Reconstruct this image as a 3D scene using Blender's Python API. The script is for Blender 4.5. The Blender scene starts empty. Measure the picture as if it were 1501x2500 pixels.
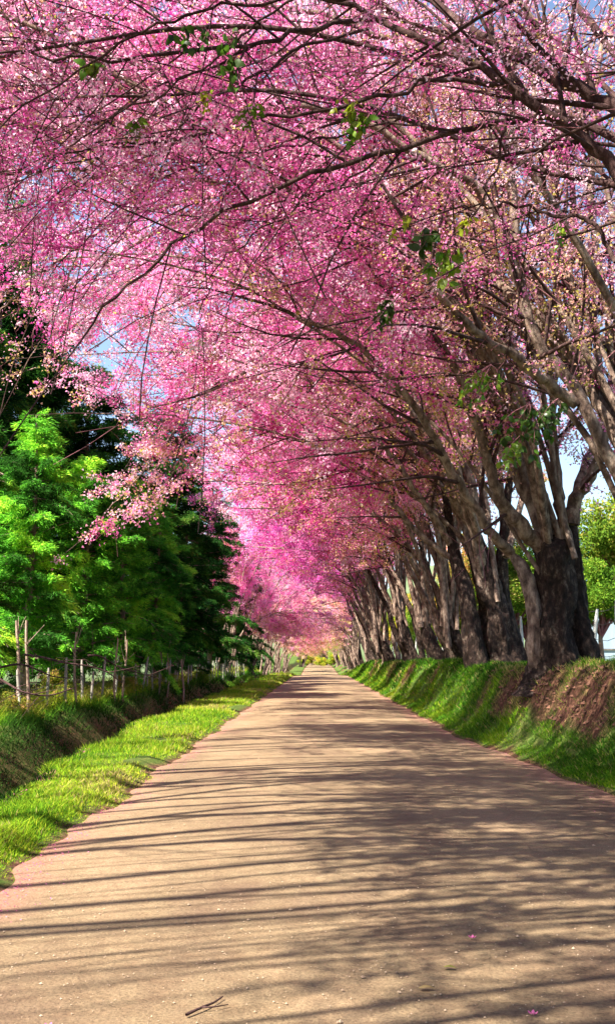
import bpy, math, random
import numpy as np
from mathutils import Vector, Matrix, Euler

C = bpy.context.scene
COL = C.collection

# ------------------------------------------------------------------ camera
IW, IH, F = 1501.0, 2500.0, 2500.0
PITCH = math.atan((1609 - 1250) / F)
YAW = math.atan((775 - 750.5) / F)          # vanishing point a little right of centre -> look slightly left
CAMZ = 1.4
cam_data = bpy.data.cameras.new('camera')
cam = bpy.data.objects.new('camera', cam_data)
COL.objects.link(cam)
cam.location = (0, 0, CAMZ)
cam.rotation_euler = (math.radians(90) + PITCH, 0, YAW)
cam_data.sensor_fit = 'VERTICAL'
cam_data.sensor_height = 36.0
cam_data.lens = 36.0 * F / IH
cam_data.clip_end = 3000
cam_data.clip_start = 0.05
C.camera = cam
C.render.resolution_x = 614
C.render.resolution_y = 1024
CAMR = cam.rotation_euler.to_matrix()

def P(px, py, Y):
    d = CAMR @ Vector(((px - IW / 2) / F, (IH / 2 - py) / F, -1.0))
    k = Y / d.y
    return (d.x * k, Y, CAMZ + d.z * k)

# ------------------------------------------------------------------ light
SUN_EL = math.radians(50)
SUN_DIR = Vector((-1.0, -0.85, 0)).normalized()      # towards the sun, on the ground plane
w = bpy.data.worlds.new('World')
C.world = w
w.use_nodes = True
nt = w.node_tree
nt.nodes.clear()
wo = nt.nodes.new('ShaderNodeOutputWorld')
bg = nt.nodes.new('ShaderNodeBackground')
sky = nt.nodes.new('ShaderNodeTexSky')
sky.sky_type = 'NISHITA'
sky.sun_disc = False
sky.sun_elevation = SUN_EL
sky.sun_rotation = math.atan2(SUN_DIR.x, SUN_DIR.y)
sky.air_density = 1.0
sky.dust_density = 1.0
bg.inputs['Strength'].default_value = 0.073
nt.links.new(sky.outputs[0], bg.inputs[0])
nt.links.new(bg.outputs[0], wo.inputs[0])
sun_data = bpy.data.lights.new('sun', 'SUN')
sun_data.energy = 5.0
sun_data.angle = math.radians(0.45)
sun_data.color = (1.0, 0.93, 0.80)
sun = bpy.data.objects.new('sun', sun_data)
COL.objects.link(sun)
sdir = Vector((SUN_DIR.x * math.cos(SUN_EL), SUN_DIR.y * math.cos(SUN_EL), math.sin(SUN_EL)))
sun.rotation_euler = (-sdir).to_track_quat('-Z', 'Y').to_euler()
sun.location = (-20, -5, 30)
C.view_settings.view_transform = 'Standard'
C.view_settings.look = 'None'
C.view_settings.gamma = 1
C.view_settings.exposure = 2.0
C.view_settings.use_curve_mapping = False

# ------------------------------------------------------------------ helpers
rng = np.random.default_rng(7)

def link(o, parent=None):
    COL.objects.link(o)
    if parent is not None:
        o.parent = parent
    return o

def tag(o, label=None, cat=None, group=None, kind=None):
    if label: o['label'] = label
    if cat: o['category'] = cat
    if group: o['group'] = group
    if kind: o['kind'] = kind
    return o

def thing(name, label, cat, loc=(0, 0, 0), rz=0, group=None):
    o = bpy.data.objects.new(name, None)
    o.empty_display_size = 0.2
    COL.objects.link(o)
    o.location = loc
    o.rotation_euler = (0, 0, rz)
    return tag(o, label, cat, group)

def mesh_np(name, V, Fc, mat=None, smooth=False, tint=None):
    """V (n,3); Fc (m,k) faces all with k corners, or a list of such arrays"""
    if not isinstance(Fc, list): Fc = [Fc]
    Fc = [np.asarray(f, dtype=np.int32) for f in Fc if len(f)]
    me = bpy.data.meshes.new(name)
    V = np.asarray(V, dtype=np.float32)
    nl = sum(f.size for f in Fc); nf = sum(len(f) for f in Fc)
    me.vertices.add(len(V)); me.vertices.foreach_set('co', V.ravel())
    me.loops.add(nl); me.loops.foreach_set('vertex_index', np.concatenate([f.ravel() for f in Fc]))
    me.polygons.add(nf)
    tot = np.concatenate([np.full(len(f), f.shape[1], dtype=np.int32) for f in Fc])
    st = np.concatenate([[0], np.cumsum(tot)[:-1]]).astype(np.int32)
    me.polygons.foreach_set('loop_start', st)
    me.polygons.foreach_set('loop_total', tot)
    me.polygons.foreach_set('use_smooth', np.full(nf, smooth, dtype=bool))
    me.update(calc_edges=True)
    if tint is not None:
        a = me.attributes.new('tint', 'FLOAT', 'FACE')
        a.data.foreach_set('value', np.asarray(tint, dtype=np.float32))
    if mat: me.materials.append(mat)
    return me

def add(name, me, parent=None):
    return link(bpy.data.objects.new(name, me), parent)

def copy_tree(o, parent=None):
    c = o.copy()
    COL.objects.link(c)
    c.parent = parent
    for ch in list(o.children):
        copy_tree(ch, c)
    return c

def norm(v):
    v = np.asarray(v, float)
    return v / (np.linalg.norm(v) + 1e-9)

def spline(pts, n):
    """Catmull-Rom through pts"""
    p = np.asarray(pts, float)
    if len(p) == 2:
        t = np.linspace(0, 1, n)[:, None]
        return p[0] * (1 - t) + p[1] * t
    q = np.vstack([2 * p[0] - p[1], p, 2 * p[-1] - p[-2]])
    out = []
    for u in np.linspace(0, len(p) - 1 - 1e-6, n):
        i = int(u); t = u - i
        a, b, c, d = q[i], q[i + 1], q[i + 2], q[i + 3]
        out.append(0.5 * ((2 * b) + (-a + c) * t + (2 * a - 5 * b + 4 * c - d) * t * t + (-a + 3 * b - 3 * c + d) * t ** 3))
    return np.array(out)

class Tubes:
    def __init__(self): self.V = []; self.Q = []; self.n = 0
    def tube(self, pts, rad, sides=5, knob=0.0, seed=0, ridge=0.0):
        pts = np.asarray(pts, float); n = len(pts)
        rad = np.asarray(rad, float)
        T = np.gradient(pts, axis=0)
        T /= np.linalg.norm(T, axis=1)[:, None] + 1e-9
        ref = np.array([0.31, 0.95, 0.07]) if abs(T[0][1]) < 0.8 else np.array([0.95, 0.1, 0.3])
        A = np.cross(T, ref); A /= np.linalg.norm(A, axis=1)[:, None] + 1e-9
        B = np.cross(T, A)
        th = np.linspace(0, 2 * np.pi, sides, endpoint=False)
        r = rad[:, None] * np.ones((1, sides))
        if knob > 0 or ridge > 0:
            L = np.concatenate([[0], np.cumsum(np.linalg.norm(np.diff(pts, axis=0), axis=1))])[:, None]
            f = np.zeros((n, sides)); R = np.random.default_rng(seed)
            for k in range(9):
                m = R.integers(1, 5); fr = R.uniform(1.5, 7); ph = R.uniform(0, 6.3, 2)
                f += np.sin(m * th[None, :] + ph[0] + 0.8 * np.sin(L * 1.3 + k)) * np.sin(fr * L + ph[1]) * knob / (1 + 0.25 * k)
            for k in range(3):
                m = R.integers(5, 10)
                f += np.sin(m * th[None, :] + 0.7 * np.sin(L * R.uniform(1, 3)) + R.uniform(0, 6)) * ridge
            f += R.normal(0, 0.25 * (knob + ridge), (n, sides))
            r = r * (1 + f)
        V = pts[:, None, :] + r[:, :, None] * (np.cos(th)[None, :, None] * A[:, None, :] + np.sin(th)[None, :, None] * B[:, None, :])
        self.V.append(V.reshape(-1, 3))
        i = np.arange(n - 1)[:, None] * sides; j = np.arange(sides)[None, :]; j2 = (j + 1) % sides
        q = np.stack([i + j, i + j2, i + sides + j2, i + sides + j], axis=-1).reshape(-1, 4) + self.n
        self.Q.append(q)
        self.n += n * sides
    def mesh(self, name, mat, smooth=True):
        return mesh_np(name, np.vstack(self.V), np.vstack(self.Q), mat, smooth)

def quads_at(cen, size, aspect, R, up=None, upw=0.0):
    """randomly turned quads; returns V, Q"""
    n = len(cen)
    a = R.normal(size=(n, 3))
    if up is not None: a = a * (1 - upw) + np.asarray(up) * upw * 1.6
    a /= np.linalg.norm(a, axis=1)[:, None]
    b = np.cross(a, R.normal(size=(n, 3))); b /= np.linalg.norm(b, axis=1)[:, None] + 1e-9
    s = size[:, None] * 0.5; t = s * aspect
    # diamond-like petals: narrow ends
    V = np.stack([cen - a * s, cen + b * t - a * s * 0.1, cen + a * s, cen - b * t + a * s * 0.15], axis=1).reshape(-1, 3)
    Q = np.arange(4 * n).reshape(-1, 4)
    return V, Q

def wav(x, y, seed=0, base=1.0, octs=5):
    """smooth pseudo noise from rotated sines, about -1..1"""
    R = np.random.default_rng(seed)
    v = 0; amp = 1; tot = 0; f = base
    for o in range(octs):
        for k in range(2):
            an = R.uniform(0, 6.28)
            u = x * math.cos(an) + y * math.sin(an); vv = -x * math.sin(an) + y * math.cos(an)
            v = v + amp * np.sin(f * u + R.uniform(0, 6.28) + 1.3 * np.sin(f * 0.6 * vv + R.uniform(0, 6.28)))
        tot += amp * 1.6; amp *= 0.55; f *= 2.1
    return v / tot

def noise3(p, seed, base):
    return wav(p[:, 0] + 0.7 * p[:, 2], p[:, 1] - 0.6 * p[:, 2], seed, base, 3)

# ------------------------------------------------------------------ materials
def new_mat(name):
    m = bpy.data.materials.new(name); m.use_nodes = True
    m.node_tree.nodes.clear()
    return m, m.node_tree.nodes, m.node_tree.links

def ramp(N, stops):
    r = N.new('ShaderNodeValToRGB')
    e = r.color_ramp.elements
    e[0].position, e[0].color = stops[0][0], (*stops[0][1], 1)
    e[1].position, e[1].color = stops[-1][0], (*stops[-1][1], 1)
    for p, c in stops[1:-1]:
        k = e.new(p); k.color = (*c, 1)
    return r

def leafy(name, stops, trans=0.45, rough=0.5, spec=0.0, objcol=True):
    m, N, L = new_mat(name)
    out = N.new('ShaderNodeOutputMaterial')
    at = N.new('ShaderNodeAttribute'); at.attribute_name = 'tint'
    r = ramp(N, stops)
    L.new(at.outputs['Fac'], r.inputs[0])
    col = r.outputs[0]
    if objcol:
        oi = N.new('ShaderNodeObjectInfo')
        mx = N.new('ShaderNodeMix'); mx.data_type = 'RGBA'; mx.blend_type = 'MULTIPLY'
        mx.inputs[0].default_value = 1
        L.new(col, mx.inputs[6]); L.new(oi.outputs['Color'], mx.inputs[7])
        col = mx.outputs[2]
    d = N.new('ShaderNodeBsdfDiffuse'); t = N.new('ShaderNodeBsdfTranslucent')
    L.new(col, d.inputs[0]); L.new(col, t.inputs[0])
    s = N.new('ShaderNodeMixShader'); s.inputs[0].default_value = trans
    L.new(d.outputs[0], s.inputs[1]); L.new(t.outputs[0], s.inputs[2])
    res = s.outputs[0]
    if spec > 0:
        g = N.new('ShaderNodeBsdfGlossy'); g.inputs['Roughness'].default_value = rough
        s2 = N.new('ShaderNodeMixShader'); s2.inputs[0].default_value = spec
        L.new(res, s2.inputs[1]); L.new(g.outputs[0], s2.inputs[2]); res = s2.outputs[0]
    L.new(res, out.inputs[0])
    return m

def rough_mat(name, stops, scale=6, detail=8, bump=0.4, bscale=25, dist=0.03, rough=0.9, stretch=(1, 1, 1), fine=None):
    m, N, L = new_mat(name)
    out = N.new('ShaderNodeOutputMaterial'); b = N.new('ShaderNodeBsdfPrincipled')
    b.inputs['Roughness'].default_value = rough
    b.inputs['Specular IOR Level'].default_value = 0.2
    tc = N.new('ShaderNodeTexCoord'); mp = N.new('ShaderNodeMapping'); mp.inputs['Scale'].default_value = stretch
    L.new(tc.outputs['Object'], mp.inputs[0])
    n = N.new('ShaderNodeTexNoise'); n.inputs['Scale'].default_value = scale; n.inputs['Detail'].default_value = detail
    n.inputs['Roughness'].default_value = 0.65
    L.new(mp.outputs[0], n.inputs[0])
    r = ramp(N, stops); L.new(n.outputs[0], r.inputs[0])
    L.new(r.outputs[0], b.inputs['Base Color'])
    n2 = N.new('ShaderNodeTexNoise'); n2.inputs['Scale'].default_value = bscale; n2.inputs['Detail'].default_value = 8
    n2.inputs['Roughness'].default_value = 0.7
    L.new(mp.outputs[0], n2.inputs[0])
    bp = N.new('ShaderNodeBump'); bp.inputs['Strength'].default_value = bump; bp.inputs['Distance'].default_value = dist
    L.new(n2.outputs[0], bp.inputs['Height']); L.new(bp.outputs[0], b.inputs['Normal'])
    L.new(b.outputs[0], out.inputs[0])
    return m

M = {}
M['blossom'] = leafy('blossom', [
    (0.0, (0.54, 0.045, 0.27)), (0.25, (0.76, 0.12, 0.41)), (0.50, (0.89, 0.28, 0.57)),
    (0.66, (0.94, 0.50, 0.70)), (0.76, (0.96, 0.72, 0.82)), (0.80, (0.84, 0.38, 0.48)), (0.87, (0.74, 0.50, 0.26)), (0.93, (0.50, 0.44, 0.08)), (1.0, (0.28, 0.30, 0.06))], trans=0.6)
M['needles'] = leafy('needles', [(0.0, (0.010, 0.034, 0.010)), (0.35, (0.022, 0.085, 0.016)), (0.7, (0.065, 0.20, 0.026)), (1.0, (0.17, 0.28, 0.04))], trans=0.3)
M['leaf_green'] = leafy('leaf_green', [(0.0, (0.03, 0.065, 0.012)), (0.5, (0.11, 0.26, 0.02)), (1.0, (0.42, 0.44, 0.03))], trans=0.5, spec=0.03, rough=0.4)
M['bush'] = leafy('bush', [(0.0, (0.03, 0.07, 0.015)), (0.5, (0.08, 0.16, 0.025)), (0.85, (0.2, 0.24, 0.04)), (1.0, (0.34, 0.24, 0.12))], trans=0.4)
M['grass'] = leafy('grass', [(0.0, (0.012, 0.032, 0.008)), (0.15, (0.03, 0.08, 0.01)), (0.35, (0.06, 0.19, 0.015)), (0.65, (0.23, 0.39, 0.02)), (0.85, (0.42, 0.46, 0.035)), (1.0, (0.42, 0.32, 0.14))], trans=0.4)
M['petal'] = leafy('petal', [(0.0, (0.30, 0.07, 0.12)), (0.5, (0.60, 0.12, 0.33)), (1.0, (0.80, 0.36, 0.52))], trans=0.3)
M['bark'] = rough_mat('bark', [(0.35, (0.010, 0.007, 0.006)), (0.5, (0.035, 0.021, 0.017)), (0.60, (0.085, 0.056, 0.043)), (0.72, (0.26, 0.21, 0.17))],
                      scale=11, bump=1.0, bscale=17, dist=0.09, stretch=(1, 1, 0.5))
M['bark_limb'] = rough_mat('bark_limb', [(0.33, (0.05, 0.032, 0.027)), (0.47, (0.15, 0.10, 0.078)), (0.58, (0.29, 0.21, 0.165)), (0.72, (0.42, 0.34, 0.27))],
                      scale=9, bump=0.9, bscale=20, dist=0.05, stretch=(1, 1, 0.5))
M['bark_dark'] = rough_mat('bark_dark', [(0.33, (0.03, 0.014, 0.014)), (0.55, (0.08, 0.042, 0.04)), (0.72, (0.16, 0.10, 0.09))],
                      scale=9, bump=0.9, bscale=20, dist=0.05, stretch=(1, 1, 0.5))
M['bark_pale'] = rough_mat('bark_pale', [(0.3, (0.10, 0.065, 0.05)), (0.5, (0.30, 0.21, 0.16)), (0.7, (0.50, 0.40, 0.32))], scale=8, bump=0.6, bscale=22, dist=0.03, stretch=(1, 1, 0.4))
M['twig'] = rough_mat('twig', [(0.3, (0.12, 0.04, 0.055)), (0.7, (0.30, 0.13, 0.15))], scale=5, bump=0.2)
M['cbark'] = rough_mat('cbark', [(0.3, (0.07, 0.045, 0.035)), (0.7, (0.33, 0.24, 0.19))], scale=6, bump=0.7, stretch=(1, 1, 0.3))
M['post'] = rough_mat('post', [(0.3, (0.16, 0.14, 0.12)), (0.7, (0.45, 0.42, 0.38))], scale=10, bump=0.5, stretch=(1, 1, 0.2))
M['post_white'] = rough_mat('post_white', [(0.3, (0.35, 0.36, 0.34)), (0.7, (0.7, 0.7, 0.66))], scale=10, bump=0.3, stretch=(1, 1, 0.2))
M['wire'] = rough_mat('wire', [(0.3, (0.05, 0.05, 0.05)), (0.7, (0.16, 0.15, 0.14))], bump=0)
M['pebble'] = rough_mat('pebble', [(0.3, (0.20, 0.13, 0.09)), (0.7, (0.45, 0.34, 0.24))], bump=0.2)

# ------------------------------------------------------------------ terrain functions
def grade(Y):                     # how the road rises and dips with distance
    return np.interp(Y, [-30, 80, 90, 100, 110, 122, 150, 175, 230, 500], [0, 0, 0, -0.25, -0.62, -0.62, -0.2, 0.05, 0.3, 0.6])

def road_l(Y):
    return -1.97 + 0.07 * np.sin(Y * 1.3) * np.exp(-Y / 60) + 0.05 * np.sin(Y * 3.1 + 1) * np.exp(-Y / 30) + 0.03 * np.sin(Y * 7.7)
def road_r(Y):
    return np.interp(Y, [-30, 0, 11, 13, 16, 20, 30, 300], [3.2, 3.15, 3.05, 2.92, 2.68, 2.52, 2.48, 2.48]) + 0.06 * np.sin(Y * 0.9) + 0.04 * np.sin(Y * 2.9)
def verge_l(Y):
    return np.interp(Y, [-30, 0, 9, 12, 20, 40, 300], [-2.3, -2.45, -2.85, -3.05, -3.55, -3.75, -3.7]) + 0.10 * np.sin(Y * 0.8) + 0.05 * np.sin(Y * 2.3)

def sst(a, b, x):
    t = np.clip((x - a) / (b - a), 0, 1); return t * t * (3 - 2 * t)

def ground_h(x, Y):
    x = np.asarray(x, float); Y = np.asarray(Y, float)
    rl, rr, vl = road_l(Y), road_r(Y), verge_l(Y)
    h = grade(Y) - 0.03 * sst(rl - 0.02, rl + 0.10, x) * sst(rr + 0.02, rr - 0.10, x)
    # left verge mound
    h = h + 0.09 * sst(rl, rl - 0.35, x) + 0.03 * wav(x, Y, 3, 2.5, 4) * sst(rl, rl - 0.3, x)
    # ditch beyond the verge, then its far bank
    h = h - 0.78 * sst(vl, vl - 0.75, x)
    bk = sst(vl - 0.85, vl - 2.05, x)
    h = h + bk * (0.92 + 0.16 * wav(x, Y, 5, 1.1, 5))
    h = h + 0.10 * sst(-7, -14, x)
    h = h + 3.5 * sst(-22, -90, x)
    # right bank
    hb = np.interp(Y, [-30, 8, 20, 70, 95, 300], [1.25, 1.3, 1.22, 1.15, 0.55, 0.5])
    nz = wav(x, Y, 9, 0.9, 5)
    wdt = 1.22 + 0.22 * nz
    t = np.clip((x - rr) / wdt, 0, 1)
    prof = 0.35 * t + 0.65 * sst(0.25, 0.95, t)
    h = h + hb * prof * (1 + 0.10 * wav(x * 1.0, Y, 12, 1.7, 4))
    h = h + 0.05 * wav(x, Y, 18, 8.0, 3) * sst(rr + .3, rr + 0.8, x) * sst(rr + 2.6, rr + 1.8, x)
    h = h + 0.09 * wav(x, Y, 17, 3.1, 4) * sst(rr, rr + 0.5, x)
    # fields on the right rise to a far hillside
    far = sst(50, 260, Y) * sst(16, 50, x)
    h = h + 24 * far
    h = h + 26 * sst(240, 520, Y) * (0.5 + 0.3 * np.sin(x * 0.012 + 1)) * (1 - 0.0 * x)
    h = h + 0.05 * wav(x, Y, 21, 0.35, 3) * sst(5, 9, np.abs(x))
    return h

def gz(x, Y): return float(ground_h(x, Y))

# ------------------------------------------------------------------ ground
def build_ground():
    xs = np.concatenate([-np.geomspace(1400, 11, 26), np.arange(-10.5, 9.5, 0.135), np.geomspace(10, 1400, 30)])
    ys = np.concatenate([[-300, -120, -60, -30], np.arange(-16, 4, 1.0), 4 * np.exp(np.arange(0, math.log(1800 / 4), 0.016))])
    X, Y = np.meshgrid(xs, ys)
    H = ground_h(X, Y)
    V = np.stack([X, Y, H], -1).reshape(-1, 3)
    nx, ny = len(xs), len(ys)
    i = np.arange(ny - 1)[:, None] * nx + np.arange(nx - 1)[None, :]
    Q = np.stack([i, i + 1, i + nx + 1, i + nx], -1).reshape(-1, 4)
    m, N, L = new_mat('earth')
    out = N.new('ShaderNodeOutputMaterial'); b = N.new('ShaderNodeBsdfPrincipled')
    b.inputs['Roughness'].default_value = 1.0; b.inputs['Specular IOR Level'].default_value = 0.1
    tc = N.new('ShaderNodeTexCoord')
    n1 = N.new('ShaderNodeTexNoise'); n1.inputs['Scale'].default_value = 1.8; n1.inputs['Detail'].default_value = 10; n1.inputs['Roughness'].default_value = 0.7
    n2 = N.new('ShaderNodeTexNoise'); n2.inputs['Scale'].default_value = 14; n2.inputs['Detail'].default_value = 8; n2.inputs['Roughness'].default_value = 0.75
    n3 = N.new('ShaderNodeTexNoise'); n3.inputs['Scale'].default_value = 0.02; n3.inputs['Detail'].default_value = 5
    for n in (n1, n2, n3): L.new(tc.outputs['Object'], n.inputs[0])
    soil = ramp(N, [(0.35, (0.025, 0.012, 0.009)), (0.5, (0.10, 0.045, 0.03)), (0.65, (0.22, 0.11, 0.07))]); L.new(n2.outputs[0], soil.inputs[0])
    gr = ramp(N, [(0.3, (0.03, 0.06, 0.012)), (0.55, (0.07, 0.13, 0.02)), (0.75, (0.16, 0.15, 0.05))]); L.new(n2.outputs[0], gr.inputs[0])
    fld = ramp(N, [(0.35, (0.07, 0.11, 0.05)), (0.6, (0.13, 0.16, 0.09))]); L.new(n3.outputs[0], fld.inputs[0])
    a1 = N.new('ShaderNodeAttribute'); a1.attribute_name = 'soilness'
    a2 = N.new('ShaderNodeAttribute'); a2.attribute_name = 'fieldness'
    ad = N.new('ShaderNodeMath'); ad.operation = 'ADD'
    sb = N.new('ShaderNodeMath'); sb.operation = 'MULTIPLY_ADD'; sb.inputs[1].default_value = 1.6; sb.inputs[2].default_value = -0.8
    L.new(n1.outputs[0], sb.inputs[0]); L.new(sb.outputs[0], ad.inputs[0]); L.new(a1.outputs['Fac'], ad.inputs[1])
    cl = N.new('ShaderNodeClamp'); L.new(ad.outputs[0], cl.inputs[0])
    mx = N.new('ShaderNodeMix'); mx.data_type = 'RGBA'; L.new(cl.outputs[0], mx.inputs[0]); L.new(gr.outputs[0], mx.inputs[6]); L.new(soil.outputs[0], mx.inputs[7])
    mx2 = N.new('ShaderNodeMix'); mx2.data_type = 'RGBA'; L.new(a2.outputs['Fac'], mx2.inputs[0]); L.new(mx.outputs[2], mx2.inputs[6]); L.new(fld.outputs[0], mx2.inputs[7])
    L.new(mx2.outputs[2], b.inputs['Base Color'])
    bp = N.new('ShaderNodeBump'); bp.inputs['Strength'].default_value = 0.8; bp.inputs['Distance'].default_value = 0.05
    L.new(n2.outputs[0], bp.inputs['Height']); L.new(bp.outputs[0], b.inputs['Normal'])
    L.new(b.outputs[0], out.inputs[0])
    me = mesh_np('ground', V, Q, m, True)
    def at(name, val):
        a = me.attributes.new(name, 'FLOAT', 'POINT'); a.data.foreach_set('value', val.astype(np.float32).ravel())
    at('soilness', soilness(X, Y))
    at('fieldness', sst(9, 14, np.abs(X)) * 0.9)
    tag(add('ground', me), kind='structure')

def soilness(X, Y):
    rl, rr, vl = road_l(Y), road_r(Y), verge_l(Y)
    s = np.full(np.shape(X), 0.15)
    s = np.where((X > rl - 0.10) & (X < rr + 0.08), 1.0, s)
    s = np.where((X < vl) & (X > vl - 1.7), 0.6, s)
    t = (X - rr) / 1.35
    patch = wav(X * 1.4, Y * 1.0, 31, 0.75, 4)
    s = np.where((t > 0.45) & (t < 1.02), np.clip(0.05 + patch * 1.9, 0, 1), s)
    s = np.where((t > 0.55) & (t < 1.0) & (Y < 13.5), np.clip(.08 + 1.3 * patch, 0, 1), s)
    s = np.where((t >= 1.02) & (X < 6.5), 0.35, s)
    return s
build_ground()

# road
def build_road():
    ys = np.concatenate([np.arange(-16, 4, 0.5), 4 * np.exp(np.arange(0, math.log(260 / 4), 0.012))])
    u = np.linspace(0, 1, 41)
    Y = ys[:, None] * np.ones((1, 41))
    l, r = road_l(ys)[:, None] - 0.02, road_r(ys)[:, None] + 0.02
    X = l + (r - l) * u[None, :]
    Z = grade(Y) + 0.004 + 0.045 * (1 - (2 * u[None, :] - 1) ** 2) + 0.012 * wav(X, Y, 41, 1.2, 4) * np.sin(np.pi * u)[None, :]
    V = np.stack([X, Y, Z], -1).reshape(-1, 3)
    ny, nx = Y.shape
    i = np.arange(ny - 1)[:, None] * nx + np.arange(nx - 1)[None, :]
    Q = np.stack([i, i + 1, i + nx + 1, i + nx], -1).reshape(-1, 4)
    m, N, L = new_mat('packed_earth')
    out = N.new('ShaderNodeOutputMaterial'); b = N.new('ShaderNodeBsdfPrincipled')
    b.inputs['Roughness'].default_value = 0.85; b.inputs['Specular IOR Level'].default_value = 0.25
    tc = N.new('ShaderNodeTexCoord')
    def noise(s, d, rg, st=None):
        n = N.new('ShaderNodeTexNoise'); n.inputs['Scale'].default_value = s; n.inputs['Detail'].default_value = d; n.inputs['Roughness'].default_value = rg
        if st:
            mp = N.new('ShaderNodeMapping'); mp.inputs['Scale'].default_value = st
            L.new(tc.outputs['Object'], mp.inputs[0]); L.new(mp.outputs[0], n.inputs[0])
        else: L.new(tc.outputs['Object'], n.inputs[0])
        return n
    big = noise(0.9, 8, 0.6, (1, 0.4, 1)); fine = noise(70, 6, 0.8); mid = noise(9, 6, 0.65)
    c1 = ramp(N, [(0.33, (0.135, 0.086, 0.055)), (0.52, (0.205, 0.147, 0.085)), (0.68, (0.25, 0.188, 0.108))]); L.new(big.outputs[0], c1.inputs[0])
    c2 = ramp(N, [(0.32, (0.35, 0.32, 0.30)), (0.5, (1, 1, 1)), (0.68, (1.45, 1.42, 1.36))]); L.new(fine.outputs[0], c2.inputs[0])
    c3 = ramp(N, [(0.3, (0.85, 0.80, 0.78)), (0.6, (1.05, 1.05, 1.05))]); L.new(mid.outputs[0], c3.inputs[0])
    m1 = N.new('ShaderNodeMix'); m1.data_type = 'RGBA'; m1.blend_type = 'MULTIPLY'; m1.inputs[0].default_value = 1
    L.new(c1.outputs[0], m1.inputs[6]); L.new(c2.outputs[0], m1.inputs[7])
    m2 = N.new('ShaderNodeMix'); m2.data_type = 'RGBA'; m2.blend_type = 'MULTIPLY'; m2.inputs[0].default_value = 1
    L.new(m1.outputs[2], m2.inputs[6]); L.new(c3.outputs[0], m2.inputs[7])
    ed = N.new('ShaderNodeAttribute'); ed.attribute_name = 'edge'
    am = N.new('ShaderNodeMath'); am.operation = 'MULTIPLY_ADD'; am.inputs[1].default_value = 1.2; am.inputs[2].default_value = -0.6
    L.new(big.outputs[0], am.inputs[0])
    ae = N.new('ShaderNodeMath'); ae.operation = 'ADD'; ae.use_clamp = True; L.new(am.outputs[0], ae.inputs[0]); L.new(ed.outputs['Fac'], ae.inputs[1])
    rd = N.new('ShaderNodeMix'); rd.data_type = 'RGBA'; L.new(ae.outputs[0], rd.inputs[0]); L.new(m2.outputs[2], rd.inputs[6])
    c4 = ramp(N, [(0.3, (0.20, 0.085, 0.06)), (0.7, (0.40, 0.20, 0.15))]); L.new(fine.outputs[0], c4.inputs[0]); L.new(c4.outputs[0], rd.inputs[7])
    L.new(rd.outputs[2], b.inputs['Base Color'])
    bp = N.new('ShaderNodeBump'); bp.inputs['Strength'].default_value = 0.7; bp.inputs['Distance'].default_value = 0.012
    bp2 = N.new('ShaderNodeBump'); bp2.inputs['Strength'].default_value = 0.6; bp2.inputs['Distance'].default_value = 0.03
    L.new(fine.outputs[0], bp.inputs['Height']); L.new(mid.outputs[0], bp2.inputs['Height']); L.new(bp.outputs[0], bp2.inputs['Normal'])
    L.new(bp2.outputs[0], b.inputs['Normal']); L.new(b.outputs[0], out.inputs[0])
    me = mesh_np('road', V, Q, m, True)
    e = np.maximum(0.55 - (X - l) / 0.5, 0.55 - (r - X) / 0.7) + .35 * wav(X, Y, 44, 2.0, 4) * np.exp(-np.minimum(X - l, r - X) / .4)
    a = me.attributes.new('edge', 'FLOAT', 'POINT'); a.data.foreach_set('value', np.clip(e, 0, 1).astype(np.float32).ravel())
    tag(add('road', me), kind='structure')
build_road()
def road_z(x, Y):
    l, r = float(road_l(Y)), float(road_r(Y)); u = (x - l) / (r - l)
    return float(grade(Y)) + 0.004 + 0.045 * (1 - (2 * u - 1) ** 2) + 0.006

# ------------------------------------------------------------------ blossom tree generator
def grow(R, p0, d0, length, r0, r1, nseg, trop, wob):
    pts = [np.array(p0, float)]; d = norm(d0); st = length / nseg
    for i in range(nseg):
        d = norm(d + trop * (st * (0.25 + 0.75 * i / nseg)) + R.normal(0, wob, 3) * st ** 0.5)
        pts.append(pts[-1] + d * st)
    return np.array(pts), np.linspace(r0, r1, nseg + 1)

FLAT = 0.45
def side_dir(R, T, ang):
    v = R.normal(size=3); v[1] *= FLAT; v -= T * v.dot(T); v = norm(v)
    return norm(T * math.cos(ang) + v * math.sin(ang))

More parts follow.
